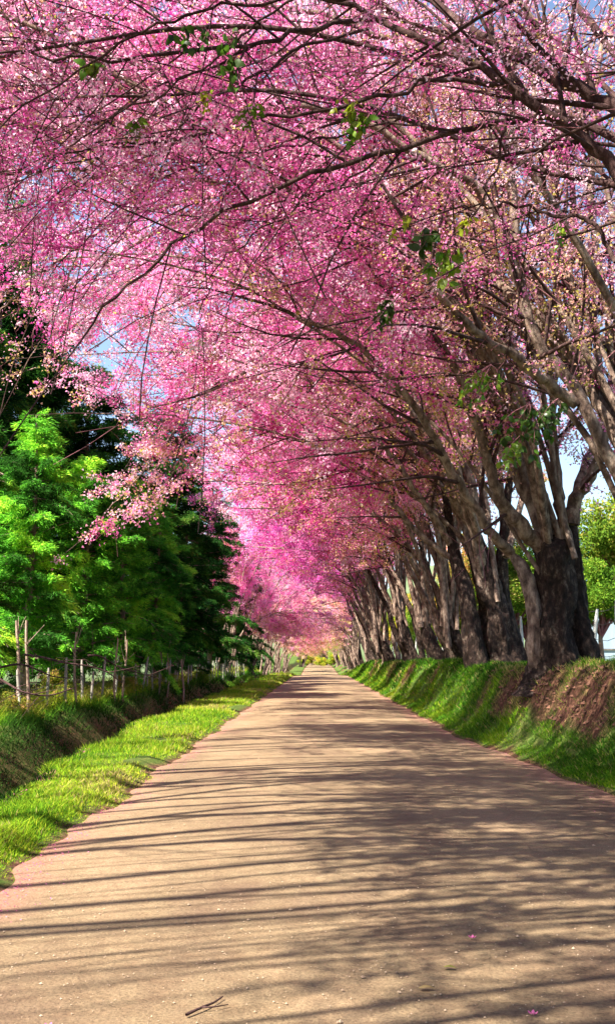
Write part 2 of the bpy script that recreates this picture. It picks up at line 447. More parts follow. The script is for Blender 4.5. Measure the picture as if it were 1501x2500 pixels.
def blossom_parts(seed, stems, trunkspec, keep=None, density=1.0, fl=0.045, b2=0.62, trop=(-0.10, 0, -0.03),
                  olive=0.0, l2len=3.0, twig_r=0.009, start=0.30, b3=0.30, per=12, sp=0.065, off=(0, 0, 0), lmat='bark_limb'):
    """stems: list of (points, r0, r1). Returns a list of (part name, mesh, kind)"""
    R = np.random.default_rng(seed)
    out = []
    for k, (pts, rads, sides) in enumerate(trunkspec):
        tb = Tubes()
        n = 56
        c = spline(pts, n); rr = np.interp(np.linspace(0, 1, n), np.linspace(0, 1, len(rads)), rads)
        uu = np.linspace(0, 1, n); rr = rr * np.sqrt(np.clip(1 - np.clip((uu - .84) / .16, 0, 1) ** 2, .002, 1))
        tb.tube(c, rr, sides, knob=0.08, ridge=0.06, seed=seed * 13 + k)
        out.append(('trunk', tb.mesh('trunk', M['bark_limb' if rads[0] < .22 else 'bark']), None))
    limbs = []
    for k, (pts, r0, r1) in enumerate(stems):
        c = spline(pts, 26)
        rr = r1 + (r0 - r1) * (1 - np.linspace(0, 1, 26)) ** 0.9
        c[2:-1] += R.normal(0, 0.02, (23, 3))
        if keep is not None:
            cw = c + np.array(off, float)
            bad = np.where((cw[:, 0] < -2) & (cw[:, 2] - CAMZ < (.8 if off[0] else 1.25) * np.abs(cw[:, 0])))[0]
            if len(bad) and bad[0] > 8:
                c = spline(c[:bad[0] + 1:2], 26); rr = np.minimum(rr, np.linspace(r0, .012, 26))
        tb = Tubes(); tb.tube(c, rr, 10 if r0 > 0.06 else 7, knob=0.05, ridge=0.02, seed=seed * 31 + k)
        out.append(('limb', tb.mesh('limb', M[lmat]), None))
        limbs.append((c, rr))
    br = Tubes(); tw = Tubes(); fpos = []; ftint = []; trop = np.array(trop)
    gofs = R.uniform(-9, 9, 3)
    def flowers_on(c, dens, spread):
        Ls = np.linalg.norm(np.diff(c, axis=0), axis=1); L = Ls.sum()
        n = int(L * dens * .45 + R.uniform())
        if n < 1: return
        u = R.uniform(0, len(c) - 1.001, n); i = u.astype(int); f = (u - i)[:, None]
        p = c[i] * (1 - f) + c[i + 1] * f
        # umbels hang in tight bunches below the twig
        gap = noise3(p + gofs, 55, 1.5)
        p = p[gap > -0.38]; n = len(p)
        if n < 1: return
        m = int(per * 2.6)
        sc_ = np.repeat(R.uniform(.6, 1.5, n), m)[:, None]
        q = np.repeat(p, m, axis=0) + R.normal(0, spread * 1.25, (n * m, 3)) * sc_ * [1, 1, .8] + np.array([0, 0, -spread * 0.9])
        fpos.append(q); ftint.append(np.repeat(R.normal(0, .15, n), m))
    for c, rr in limbs:
        L = np.linalg.norm(np.diff(c, axis=0), axis=1).sum()
        nb = int(L / b2)
        for b in range(nb):
            f = start + (1 - start) * (b + R.uniform(0, 1)) / max(nb, 1)
            i = min(int(f * 25), 24)
            T = norm(c[i + 1] - c[i])
            ln = l2len * R.uniform(0.55, 1.15) * (1.15 - 0.5 * f)
            r0 = min(rr[i] * 0.55, 0.035)
            d = side_dir(R, T, R.uniform(0.45, 1.1))
            c2, r2 = grow(R, c[i], d, ln, r0, 0.006, 9, trop, 0.14)
            if keep is not None and off is not None:
                e = c2[-1] + off
                if e[0] < -1 and (e[2] - CAMZ) < (.6 if off[0] else 1.15) * abs(e[0]): continue
            br.tube(c2[[0, 1, 2, 3, 5, 7, 9]], r2[[0, 1, 2, 3, 5, 7, 9]], 4)
            nt_ = int(ln / b3 * .8)
            for t in range(nt_):
                g = 0.12 + 0.88 * (t + R.uniform(0, 1)) / nt_
                j = min(int(g * 9), 8)
                T2 = norm(c2[j + 1] - c2[j])
                l3 = R.uniform(0.5, 1.35) * (1.1 - 0.4 * g)
                c3, r3 = grow(R, c2[j], side_dir(R, T2, R.uniform(0.4, 1.0)), l3, min(r2[j] * 0.6, twig_r), 0.003, 3, trop * 1.5 + np.array([0, 0, -0.05]), 0.18)
                tw.tube(c3, r3, 3)
                flowers_on(c3, 7.5 * density, sp)
                if R.uniform() < 0.35:
                    c4, r4 = grow(R, c3[2], side_dir(R, T2, 0.8), l3 * 0.6, 0.004, 0.0025, 2, trop * 2, 0.2)
                    tw.tube(c4, r4, 3); flowers_on(c4, 8 * density, sp)
            flowers_on(c2[4:], 4 * density, 0.06)
        c5, r5 = grow(R, c[-1], c[-1] - c[-2], 1.8, rr[-1], 0.005, 6, trop, 0.12)
        br.tube(c5, r5, 5); flowers_on(c5, 6 * density, 0.06)
    out.append(('branches', br.mesh('branches', M['bark_dark']), 'stuff'))
    out.append(('twigs', tw.mesh('twigs', M['twig']), 'stuff'))
    Fp = np.vstack(fpos); Ft = np.concatenate(ftint)
    if keep is not None:
        kk = keep(Fp); Fp = Fp[kk]; Ft = Ft[kk]
    n = len(Fp)
    tint = 0.50 + 0.42 * noise3(Fp, seed + 5, .9) + 0.16 * noise3(Fp, seed + 6, 3.0) + Ft + R.normal(0, 0.08, n)  # deep to pale patches also paint shaded and lit clusters into petal colour
    tint = np.clip(tint, 0, 0.76)
    # young leaves, coppery to olive, in patches
    lv = noise3(Fp, seed + 9, 1.1) + 0.5 * noise3(Fp, seed + 10, 5.0) + R.normal(0, 0.35, n)
    if callable(olive): ol = olive(Fp)
    else: ol = olive
    isl = R.uniform(0, 1, n) < np.clip(ol * (1.0 + 1.9 * noise3(Fp, seed + 9, 1.2)) + .15 * noise3(Fp, seed + 10, 4.0), 0.015, .85)
    tint = np.where(isl, 0.78 + .22 * R.beta(1.2, 1.8, n), tint)
    size = fl * R.uniform(0.65, 1.35, n)
    a = R.normal(size=(n, 3)); a /= np.linalg.norm(a, axis=1)[:, None]
    b = np.cross(a, R.normal(size=(n, 3))); b /= np.linalg.norm(b, axis=1)[:, None]
    s_ = size[:, None] * 0.50
    V = np.stack([Fp + a * s_, Fp - a * s_ * .55 + b * s_ * .85, Fp - a * s_ * .45 - b * s_ * .85], 1).reshape(-1, 3)
    out.append(('blossom', mesh_np('blossom', V, np.arange(3 * n).reshape(-1, 3), M['blossom'], False, tint), 'stuff'))
    return out, n

def assemble(name, label, cat, parts, loc=(0, 0, 0), rz=0, group=None, color=(1, 1, 1, 1)):
    root = thing(name, label, cat, loc, rz, group)
    for nm, me, kd in parts:
        o = add(nm, me, root); o.color = color
        if kd: o['kind'] = kd
    return root

def hollow(p, R=np.random.default_rng(77), ratio=1.2):
    x, z = p[:, 0], p[:, 2]
    n = 0.25 * noise3(p, 88, 0.8)
    if ratio > 1: ratio = np.interp(p[:, 1], [17, 30], [1.22, .92])
    ok = (x > -1) | ((z - CAMZ) > (ratio + n) * np.abs(x))
    thin = np.interp(x, [0.8, 2.2, 3.6], [1.0, 0.95, 0.8])
    return ok & (R.uniform(0, 1, len(p)) < thin)
def cam_clear(p):
    """keep flowers out of the open lane over the road and away from the lens"""
    x, y, z = p[:, 0], p[:, 1], p[:, 2]
    r = np.sqrt(x * x + y * y + (z - CAMZ) ** 2)
    lane = np.interp(x, [-6, -3.5, -2, 2, 3.5, 6], [2.6, 4.0, 4.7, 4.7, 3.6, 2.6])
    return (r > 5.4) & (z > lane) & hollow(p)

def rand_stems(R, n, base, zf, xr=(-9.5, 2.5), yr=(-4.2, 4.2), zr=(8.5, 13.0), r=(0.06, 0.11), low=False):
    st = []
    for k in range(n):
        u = (k + R.uniform(0.1, 0.9)) / n
        tx = xr[0] + (xr[1] - xr[0]) * u
        tz = zr[0] + (zr[1] - zr[0]) * (0.25 + 0.75 * (1 - abs(2 * u - 1.2)) ) * R.uniform(0.85, 1.0)
        if tx < -6.5: tz = R.uniform(4.2, 6.5) if low else R.uniform(6.2, 10.0)
        ty = R.uniform(*yr)
        b = np.array(base) + np.array([R.uniform(-0.25, 0.25), R.uniform(-0.35, 0.35), zf + R.uniform(-1.1, 0.2)])
        t = np.array([tx, ty, tz])
        m1 = b + np.array([0.16 * (tx - b[0]) + R.uniform(-0.15, 0.15), 0.2 * (ty - b[1]), 0.38 * (tz - b[2]) + 0.5])
        m2 = b + np.array([0.50 * (tx - b[0]), 0.55 * (ty - b[1]), 0.80 * (tz - b[2]) + 0.5])
        st.append(([b, m1, m2, t], R.uniform(*r), 0.028))
    return st

def proto_parts(seed, lean=-0.9, low=False):
    R = np.random.default_rng(seed)
    zf = R.uniform(1.5, 2.3)
    tr = []
    w0 = R.uniform(0.20, 0.27)
    tr.append(([(0.1, 0, -0.35), (0.05, 0, 0.3), (lean * 0.35, R.uniform(-.1, .1), zf * 0.6), (lean * 0.6, 0, zf + 0.2)], [w0 * 1.7, w0 * 1.2, w0, w0 * 1.1, w0 * 0.65], 22))
    tr.append(([(-0.35, 0.25, -0.35), (-0.3, 0.2, 0.5), (lean * 0.7 - 0.2, 0.3, zf * 0.8), (lean * 0.9 - 0.3, 0.5, zf + 0.6), (lean * 1.6 - 0.5, 0.8, zf + 2.4), (lean * 3.0, 1.2, zf + 5.0)], [w0 * 0.9, w0 * 0.6, w0 * 0.5, w0 * 0.4, w0 * .3, .03], 14))
    tr.append(([(0.45, -0.2, -0.35), (0.4, -0.2, 0.6), (0.2, -0.3, zf * 0.8), (0.1, -0.4, zf + 0.9), (-0.5, -0.7, zf + 3.0), (-1.1, -1.1, zf + 6.0)], [w0 * 0.9, w0 * 0.55, w0 * 0.45, w0 * 0.38, w0 * .3, .03], 14))
    st = rand_stems(R, 12, (lean * 0.6, 0, 0), zf, low=low)
    if not low: st += across(seed, 5, lean * .6, 0, 3.6)
    def keep(p):
        if low: return p[:, 2] > 1.5 + .6 * noise3(p, 4, 1.0)
        q = p + [4.4, 0, 1.1]; x, z = q[:, 0], q[:, 2]
        lane = np.interp(x, [-6, -4, -2.5, 2, 3.5, 6], [2.2, 3.4, 4.8, 5.2, 4.0, 2.2])
        return (z > lane) & hollow(q, ratio=.72)
    def olive(p):
        return np.clip((p[:, 0] + 3.0) * 0.16, 0, 0.6) + np.clip((7.0 - p[:, 2]) * 0.16, 0, 0.5) + 0.06
    return blossom_parts(seed, st, tr, keep=keep, density=1.0, fl=0.085, olive=olive, b2=0.62, b3=0.34, per=10, sp=.10, off=(4.4, 0, 1.1))

# ---- hero tree A : the stout many-stemmed tree at the right, about 17 m off
def px_stem(pts, r0, r1): return ([P(*p) for p in pts], r0, r1)
YA = 17.0
A_tr = [
    ([P(1353, 1700, YA), P(1352, 1655, YA), P(1350, 1560, YA), P(1352, 1450, YA), P(1350, 1350, YA), P(1345, 1300, YA)], [0.66, 0.47, 0.35, 0.30, 0.31, 0.33, 0.20], 28),
    ([P(1423, 1700, YA + .3), P(1420, 1655, YA + .3), P(1412, 1560, YA + .3), P(1395, 1450, YA + .3), P(1388, 1360, YA + .3), P(1398, 1270, YA + .3)], [0.52, 0.38, 0.28, 0.23, 0.22, 0.20, 0.12], 24),
    ([P(1322, 1690, YA + .3), P(1312, 1635, YA), P(1306, 1590, YA - .15), P(1303, 1500, YA - .15), P(1280, 1400, YA - .1), P(1240, 1345, YA)], [0.20, 0.16, 0.13, 0.12, 0.115, 0.10, 0.08], 16),
]
A_st = [
    px_stem([(1345, 1330, YA), (1290, 1215, YA), (1258, 1105, YA), (1222, 1004, YA), (1150, 860, YA - .5), (1040, 700, YA - 1)], 0.15, 0.04),
    px_stem([(1335, 1350, YA), (1270, 1283, YA - .3), (1222, 1221, YA - .5), (1180, 1095, YA - .8), (1104, 882, YA - 1.2), (1003, 776, YA - 1.6)], 0.14, 0.04),
    px_stem([(1345, 1310, YA), (1320, 1210, YA), (1297, 1120, YA + .3), (1270, 960, YA + .8), (1235, 760, YA + 1), (1190, 540, YA + 1)], 0.12, 0.035),
    px_stem([(1395, 1280, YA), (1405, 1215, YA), (1440, 1165, YA), (1475, 1060, YA), (1460, 860, YA + .6), (1440, 640, YA + 1)], 0.13, 0.035),
    px_stem([(1385, 1330, YA), (1360, 1180, YA + .5), (1345, 1000, YA + 1), (1370, 800, YA + 1.4), (1330, 560, YA + 2)], 0.10, 0.03),
    px_stem([(1245, 1350, YA), (1190, 1290, YA - .5), (1120, 1180, YA - .9), (1020, 1010, YA - 1.4), (880, 850, YA - 2), (700, 760, YA - 2.4)], 0.09, 0.03),
    px_stem([(1285, 1215, YA), (1180, 1000, YA + 1.5), (1000, 760, YA + 3), (760, 560, YA + 4), (480, 520, YA + 4.5), (260, 640, YA + 4.5)], 0.10, 0.03),
    px_stem([(1222, 1004, YA), (1080, 760, YA + .4), (860, 560, YA + .6), (600, 470, YA + .8), (330, 520, YA + .8)], 0.08, 0.03),
    px_stem([(1400, 1240, YA), (1480, 1000, YA + 2), (1600, 750, YA + 3), (1700, 500, YA + 3)], 0.10, 0.03),
]
def ol_world(p):
    return np.clip((p[:, 0] - 0.2) * 0.16, 0, 0.60) + np.clip((8.0 - p[:, 2]) * 0.18, 0, 0.6) + 0.05
def across(seed, n, x0, y0, dy, r=(.035, .055)):  # extra level limbs added so their shade streaks the road
    R = np.random.default_rng(seed); st = []
    for k in range(n):
        yy = y0 + R.uniform(-dy, dy); top = R.uniform(8.6, 11.8); sx = R.uniform(-9.5, -5)
        pts = [(x0, y0, 3.2 + R.uniform(-.5, .5)), (x0 - .9, y0 + (yy - y0) * .5, 5.6)]
        for f in (.3, .55, .8, 1.0):
            pts.append((x0 + (sx - x0) * f, yy + R.uniform(-.15, .15) + .3 * f, 5.6 + (top - 5.6) * min(1, f * 2.2) ** .7))
        st.append((pts, R.uniform(*r) * 1.5, .022))
    return st
def extra(seed, n, base, zf, **k):
    return rand_stems(np.random.default_rng(seed), n, base, zf, **k)
A_st += across(25, 7, 3.9, YA, 4.0)
A_st += extra(5, 6, (4.0, YA, 1.2), 2.0, xr=(-8.5, 3.5), yr=(YA - 4, YA + 4), zr=(9, 13.5), r=(.04, .065))
pa, na = blossom_parts(101, A_st, A_tr, keep=cam_clear, density=1.1, fl=0.058, olive=ol_world, b2=0.55, per=8, sp=.075)
treeA = assemble('blossom_tree', 'stout gnarled blossom tree, nearest trunk in view, on the bank at the right', 'tree', pa,
                 group='pink blossom trees along the right of the road')

# ---- hero tree B : second in the row, about 26 m off
YB = 26.0
B_tr = [
    ([P(1227, 1710, YB), P(1225, 1650, YB), P(1215, 1560, YB), P(1195, 1450, YB), P(1165, 1340, YB), P(1150, 1290, YB)], [0.75, 0.6, 0.42, 0.36, 0.32, 0.22, 0.16], 26),
    ([P(1170, 1675, YB - .2), P(1165, 1640, YB - .4), P(1150, 1540, YB - .4), P(1135, 1440, YB - .3), P(1110, 1360, YB), P(1098, 1290, YB), P(1080, 1180, YB), P(1040, 1040, YB)], [0.42, 0.32, 0.24, 0.20, 0.18, 0.14, 0.10, .07, .03], 18),
    ([P(1262, 1640, YB + .5), P(1245, 1560, YB + .5), P(1222, 1440, YB + .5), P(1225, 1350, YB + .5), P(1240, 1200, YB + .8), P(1262, 1020, YB + 1)], [0.40, 0.26, 0.22, 0.18, 0.13, .09, .03], 18),
]
B_st = [
    px_stem([(1160, 1340, YB), (1152, 1206, YB), (1124, 1120, YB), (1079, 1054, YB - .5), (968, 902, YB - 1), (880, 790, YB - 1.5)], 0.17, 0.04),
    px_stem([(1150, 1320, YB), (1120, 1200, YB), (1135, 1090, YB + .5), (1080, 930, YB + 1)], 0.11, 0.03),
    px_stem([(1100, 1330, YB), (1040, 1240, YB - .5), (968, 1130, YB - 1), (900, 1060, YB - 1.6), (790, 1010, YB - 2)], 0.09, 0.03),
    px_stem([(1225, 1370, YB + .5), (1225, 1220, YB + 1), (1195, 1080, YB + 1.4), (1150, 900, YB + 2)], 0.12, 0.03),
    px_stem([(1110, 1370, YB), (1010, 1290, YB), (930, 1190, YB), (800, 1110, YB), (650, 1020, YB)], 0.08, 0.03),
    px_stem([(1150, 1300, YB), (1070, 1160, YB + .8), (940, 1000, YB + 1.6), (760, 900, YB + 2), (560, 880, YB + 2.2), (430, 950, YB + 2.2), (340, 1080, YB + 2)], 0.12, 0.02),
    px_stem([(1190, 1300, YB), (1160, 1120, YB + 1), (1060, 920, YB + 2), (860, 780, YB + 3), (640, 760, YB + 3.5), (450, 860, YB + 3.5)], 0.12, 0.03),
    px_stem([(1235, 1360, YB), (1290, 1150, YB + 1), (1330, 950, YB + 1), (1350, 780, YB + 1)], 0.10, 0.03),
    px_stem([(1160, 1310, YB), (1050, 1120, YB - 1), (900, 960, YB - 2), (700, 880, YB - 2.6), (500, 960, YB - 3)], 0.09, 0.03),
]
def keepB(p):
    x, z = p[:, 0], p[:, 2]
    lane = np.interp(x, [-6, -4.5, -3.0, 2, 3.5, 6], [2.4, 3.4, 4.8, 5.2, 4.0, 2.8])
    return (z > lane) & hollow(p)
B_st += across(26, 8, 4.3, YB, 4.5)
B_st += extra(6, 6, (4.3, YB, 1.2), 2.4, xr=(-9, 3.5), yr=(YB - 4, YB + 4), zr=(9, 14), r=(.06, .10))
pb, nb_ = blossom_parts(202, B_st, B_tr, keep=keepB, density=1.0, fl=0.078, olive=ol_world, b2=0.66, per=8, sp=.09)
bo, _n = blossom_parts(211, [px_stem([(640, 850, 27), (500, 960, 26.5), (420, 1060, 26), (350, 1150, 25.5), (265, 1245, 25)], .035, .01),
    px_stem([(560, 930, 26), (460, 990, 25.5), (380, 1030, 25), (250, 960, 24.5)], .03, .01),
    px_stem([(480, 1010, 26), (440, 1120, 25.6), (400, 1190, 25)], .02, .008)], [], keep=None, density=1.1, fl=.07, olive=.3, b2=.4, l2len=1.1, per=9, sp=.08)
pb += [q for q in bo]
bo2, _n = blossom_parts(212, [px_stem([(330, 500, 18.5), (220, 580, 18), (110, 660, 17.4), (30, 730, 17), (-40, 800, 17)], .03, .01),
    px_stem([(200, 590, 18), (160, 700, 17.6), (120, 800, 17.2), (60, 900, 17)], .02, .008)], [], keep=None, density=.9, fl=.05, olive=.35, b2=.45, l2len=1.0, per=8, sp=.06)
pb += bo2
treeB = assemble('blossom_tree', 'leaning many-stemmed blossom tree with broad flared base, just behind the nearest trunk', 'tree', pb,
                 group='pink blossom trees along the right of the road')

# ---- near tree N : trunk just outside the right edge of the frame, its tall pale stems cross the right side
YN = 13.6
N_tr = [
    ([(5.3, YN, 0.9), (5.1, YN, 1.6), (4.9, YN, 2.4), (4.75, YN, 3.0)], [0.50, 0.36, 0.33, 0.26], 26),
    ([(5.9, YN + .4, 0.9), (5.8, YN + .4, 2.0), (5.6, YN + .4, 3.0)], [0.34, 0.24, 0.18], 18),
]
N_st = [
    ([(4.85, YN, 2.7)] + [P(*p) for p in [(1555, 1230, YN), (1490, 1130, YN), (1405, 960, YN), (1322, 850, YN), (1280, 740, YN), (1256, 540, YN + .1), (1240, 350, YN + .2), (1252, 160, YN + .3), (1235, -60, YN + .4)]], 0.10, 0.055),
    ([(5.1, YN, 2.8)] + [P(*p) for p in [(1570, 1180, YN + .5), (1501, 1060, YN + .5), (1425, 900, YN + .6), (1393, 700, YN + .8), (1345, 450, YN + 1), (1300, 230, YN + 1.2), (1285, 20, YN + 1.4)]], 0.085, 0.045),
    ([(5.5, YN + .4, 2.8)] + [P(*p) for p in [(1590, 1100, YN + .8), (1510, 940, YN + 1), (1478, 750, YN + 1), (1445, 550, YN + 1.2), (1445, 300, YN + 1.5), (1480, 60, YN + 1.8)]], 0.075, 0.035),
    ([(5.5, YN + .4, 2.8)] + [P(*p) for p in [(1600, 1000, YN + 1.6), (1540, 820, YN + 1.6), (1420, 620, YN + 1.6), (1390, 420, YN + 1.6), (1350, 200, YN + 2)]], 0.08, 0.03),
    ([P(*p) for p in [(1405, 985, YN), (1330, 930, YN - .2), (1262, 877, YN - .4), (1155, 806, YN - .8), (1060, 700, YN - 1.2), (1000, 560, YN - 1.4)]], 0.085, 0.03),
    ([P(*p) for p in [(1270, 700, YN), (1180, 480, YN - .3), (1060, 400, YN - .6), (900, 300, YN - .8), (700, 260, YN - 1), (480, 330, YN - 1)]], 0.07, 0.025),
    ([P(*p) for p in [(1250, 420, YN), (1160, 240, YN), (1000, 120, YN), (760, 30, YN), (500, 0, YN)]], 0.06, 0.025),
    ([P(*p) for p in [(1345, 450, YN + 1), (1420, 250, YN + 1.2), (1500, 60, YN + 1.4)]], 0.06, 0.025),
    ([P(*p) for p in [(1200, 1010, YN - .2), (1080, 860, YN + 1.4), (900, 640, YN + 2), (640, 470, YN + 2), (380, 420, YN + 2), (150, 520, YN + 2)]], 0.07, 0.025),
]
N_st[-1] = ([P(1300, 800, YN)] + [P(*p) for p in [(1160, 620, YN + 1), (960, 500, YN + 1.6), (700, 400, YN + 2), (400, 380, YN + 2.2), (120, 480, YN + 2.2)]], 0.08, 0.025)
N_st += across(27, 6, 4.7, YN, 3.0)
N_st += extra(7, 5, (4.9, YN, 1.2), 2.0, xr=(-8.5, 3.0), yr=(YN - 1.5, YN + 4), zr=(9, 13), r=(.035, .055))
pn, nn = blossom_parts(303, N_st, N_tr, keep=cam_clear, density=1.0, fl=0.045, olive=ol_world, b2=0.55, start=0.32, per=9, sp=.06)
treeN = assemble('blossom_tree', 'tall blossom tree rooted beyond the right edge, long pale stems rising beside it', 'tree', pn,
                 group='pink blossom trees along the right of the road')

# ---- foreground tree F0 : its long thin limbs sweep across the top of the picture
YF = 8.6
def rel(pts, r0, r1): return ([P(*p) for p in pts], r0, r1)
F_tr = [([(5.6, 7.6, 0.9), (5.5, 7.7, 2.0), (5.2, 7.8, 3.2), (4.8, 7.9, 4.0)], [0.46, 0.33, 0.28, 0.2], 24)]
F_st = [
    ([(4.9, 7.9, 3.9)] + [P(*p) for p in [(1620, 350, 8.4), (1501, 262, 8.6), (1420, 225, 8.7), (1317, 172, 8.8), (1235, 120, 9.0), (1150, 70, 9.2), (1010, -30, 9.6), (850, -120, 10)]], 0.075, 0.03),
    ([(4.9, 7.9, 3.8)] + [P(*p) for p in [(1600, 520, 8.4), (1501, 405, 8.6), (1433, 354, 8.6), (1332, 278, 8.6), (1256, 218, 8.6), (1170, 167, 8.7), (1074, 116, 8.8), (917, 45, 9), (780, -10, 9.2), (600, -60, 9.4)]], 0.066, 0.018),
    rel([(1332, 285, 8.6), (1226, 299, 8.6), (1104, 319, 8.5), (952, 364, 8.4), (800, 410, 8.3), (700, 452, 8.3), (546, 520, 8.3), (440, 590, 8.3), (354, 665, 8.3), (263, 742, 8.3), (200, 830, 8.3)], 0.030, 0.008),
    rel([(1245, 210, 8.6), (1074, 202, 8.5), (978, 228, 8.4), (851, 253, 8.3), (750, 275, 8.2), (596, 303, 8.1), (430, 338, 8), (283, 349, 8), (150, 380, 8), (0, 420, 8)], 0.022, 0.006),
    rel([(917, 45, 9), (820, 60, 8.8), (740, 78, 8.6), (627, 106, 8.4), (520, 124, 8.2), (414, 126, 8), (283, 147, 7.9), (152, 136, 7.8), (0, 121, 7.7), (-150, 130, 7.6)], 0.026, 0.007),
    rel([(900, 70, 8.9), (750, 111, 8.6), (660, 165, 8.4), (596, 197, 8.3), (505, 258, 8.2), (414, 320, 8.1), (330, 360, 8), (200, 395, 8), (60, 420, 8)], 0.016, 0.005),
    rel([(627, 106, 8.4), (520, 170, 8.3), (440, 190, 8.3), (323, 248, 8.2), (268, 298, 8.2), (227, 359, 8.1), (222, 490, 8)], 0.014, 0.005),
    rel([(1060, -40, 8), (860, -10, 7.8), (640, 5, 7.6), (480, 30, 7.5), (330, 85, 7.5), (160, 190, 7.5), (0, 310, 7.5), (-120, 420, 7.5)], 0.016, 0.005),
    rel([(830, -40, 7.6), (660, 20, 7.6), (560, 120, 7.7), (430, 200, 7.7), (260, 300, 7.7), (90, 420, 7.7), (-50, 500, 7.7)], 0.012, 0.004),
    rel([(952, 364, 8.4), (800, 470, 8.6), (640, 560, 8.8), (540, 640, 9), (500, 730, 9), (495, 820, 9)], 0.010, 0.004),
    rel([(1104, 319, 8.5), (940, 300, 8.8), (760, 350, 9), (560, 380, 9), (380, 450, 9), (230, 560, 9), (120, 680, 9)], 0.012, 0.004),
    rel([(1256, 218, 8.6), (1235, 300, 8.6), (1215, 400, 8.6), (1180, 480, 8.6), (1110, 580, 8.6), (1060, 640, 8.6)], 0.013, 0.005),
    rel([(1501, 640, 8.6), (1440, 545, 8.7), (1340, 520, 8.8), (1230, 500, 8.9), (1120, 505, 9)], 0.022, 0.008),
    ([(4.8, 7.9, 3.9), (3.6, 7.2, 5.4), (2.0, 6.6, 6.4), (0.0, 6.2, 6.8), (-2.2, 6.0, 6.7), (-4.4, 6.0, 6.1)], 0.07, 0.02),
    ([(4.9, 7.8, 3.8), (4.3, 6.0, 5.6), (2.8, 4.6, 6.6), (0.6, 3.6, 7.0), (-1.8, 3.2, 6.9), (-4.0, 3.0, 6.2)], 0.07, 0.02),
    ([(4.8, 7.9, 4.0), (3.9, 8.0, 6.4), (2.4, 7.8, 7.8), (0.2, 7.6, 8.6), (-2.4, 7.6, 8.6)], 0.07, 0.02),
]
RF = np.random.default_rng(9)
for k in range(12):  # more overhead limbs, added to stripe the near road with shade
    yy = RF.uniform(5.0, 11.5); top = RF.uniform(7.2, 10.0); sx = RF.uniform(-7.5, -3)
    F_st.append(([(4.8, 7.9, 3.8), (4.0, 7.9 + (yy - 7.9) * .5, 5.6), (2.4, yy - .2, top - .6), (0, yy - .3, top + .2), (sx * .5, yy - .5, top), (sx, yy - .7, top - .8)], RF.uniform(.04, .065), .014))
FLAT = 0.25
pf, nf_ = blossom_parts(404, F_st, F_tr, keep=cam_clear, density=0.8, fl=0.029, olive=0.05, b2=0.6, l2len=2.0, per=12, sp=.05, lmat='bark_dark', start=0.25, twig_r=0.006, trop=(-0.10, 0, -0.10))
treeF = assemble('blossom_tree', 'blossom tree rooted outside the frame, thin dark limbs sweeping leftwards across the top', 'tree', pf,
                 group='pink blossom trees along the right of the road')
FLAT = 0.45
print('flowers A,B,N,F', na, nb_, nn, nf_)

# ---- the rest of the right row and the trees behind the camera, from shared prototypes
protos = []
for s in (11, 12, 13, 14):
    pp, n_ = proto_parts(s, low=(s == 14)); protos.append(pp); print('proto flowers', n_)
ROWG = 'pink blossom trees along the right of the road'
row = [  # x, y, proto, scale, rz, colour, label
    (4.75, 33.5, 0, 0.95, 0.15, (1, 1, 1), 'third blossom tree of the right row, close behind the broad flared one'),
    (4.65, 40.0, 1, 0.95, -0.2, (1, .95, 1), 'fourth blossom tree of the right row, slimmer trunk half hidden by the stems before it'),
    (4.30, 47.0, 2, 0.95, 0.1, (1, .9, 1), 'fifth blossom tree of the right row, forked dark trunk beside the slanting pale limbs'),
    (3.85, 55.0, 0, 1.0, -0.1, (1, .82, 1.05), 'last dark blossom tree before the gap, nearest to the far road edge'),
    (4.3, 68.0, 1, 1.0, 0.2, (1, .7, 1.1), 'magenta blossom tree arching over the middle distance of the road'),
    (4.3, 80.0, 2, 1.0, -0.15, (1, .65, 1.15), 'deep magenta blossom tree arching over the far stretch of the road'),
    (4.2, 96.0, 3, 0.95, 0.1, (1, .95, 1), 'pale pink blossom tree at the crest of the road'),
    (4.4, 110.0, 3, 0.9, 0.0, (1.1, 1.4, .9), 'pale peach tree on the right just past the crest'),
    (4.3, 122.0, 3, 0.85, 0.3, (1.1, 1.7, .8), 'peach coloured tree in the far right line, second past the crest'),
    (4.2, 135.0, 3, 0.85, -0.2, (1.1, 1.8, .7), 'peach coloured tree in the far right line, third past the crest'),
    (4.0, 150.0, 3, 0.85, 0.1, (1.15, 1.9, .75), 'peach coloured tree in the far right line, fourth past the crest'),
    (3.4, 166.0, 3, 0.9, 0.0, (1.15, 1.7, .9), 'pale pink tree closing the far right end of the avenue'),
]
for k, (x, y, pi, sc, rz, colr, lab) in enumerate(row):
    root = assemble('blossom_tree', lab, 'tree', protos[pi], (x, y, gz(x, y) - 0.1), rz, ROWG, (*colr, 1))
    root.scale = (sc, sc, sc)
# far left blossom trees that close the avenue
for x, y, pi, colr, lab in [(-5.4, 104, 3, (1, .95, 1), 'pink blossom tree left of the crest, first of the far ones'),
                            (-6.4, 70, 3, (1, .8, 1.05), 'magenta blossom tree among the dark conifers at the left of the middle distance'),
                            (-5.8, 88, 3, (1, .8, 1.05), 'magenta blossom tree among the last dark conifers before the crest'),
                            (-5.2, 120, 3, (1.05, 1.2, 1), 'pale pink blossom tree on the left of the far road end'),
                            (-4.8, 138, 3, (1.1, 1.6, .9), 'soft pink and peach tree on the left beyond the crest'),
                            (-2.6, 172, 3, (1.1, 1.5, 1), 'light pink tree standing where the road bends out of sight')]:
    root = assemble('blossom_tree', lab, 'tree', protos[pi], (x, y, gz(x, y) - 0.1), math.pi + 0.2, 'pale blossom trees at the far end of the road', (*colr, 1))
    root.scale = (0.85,) * 3
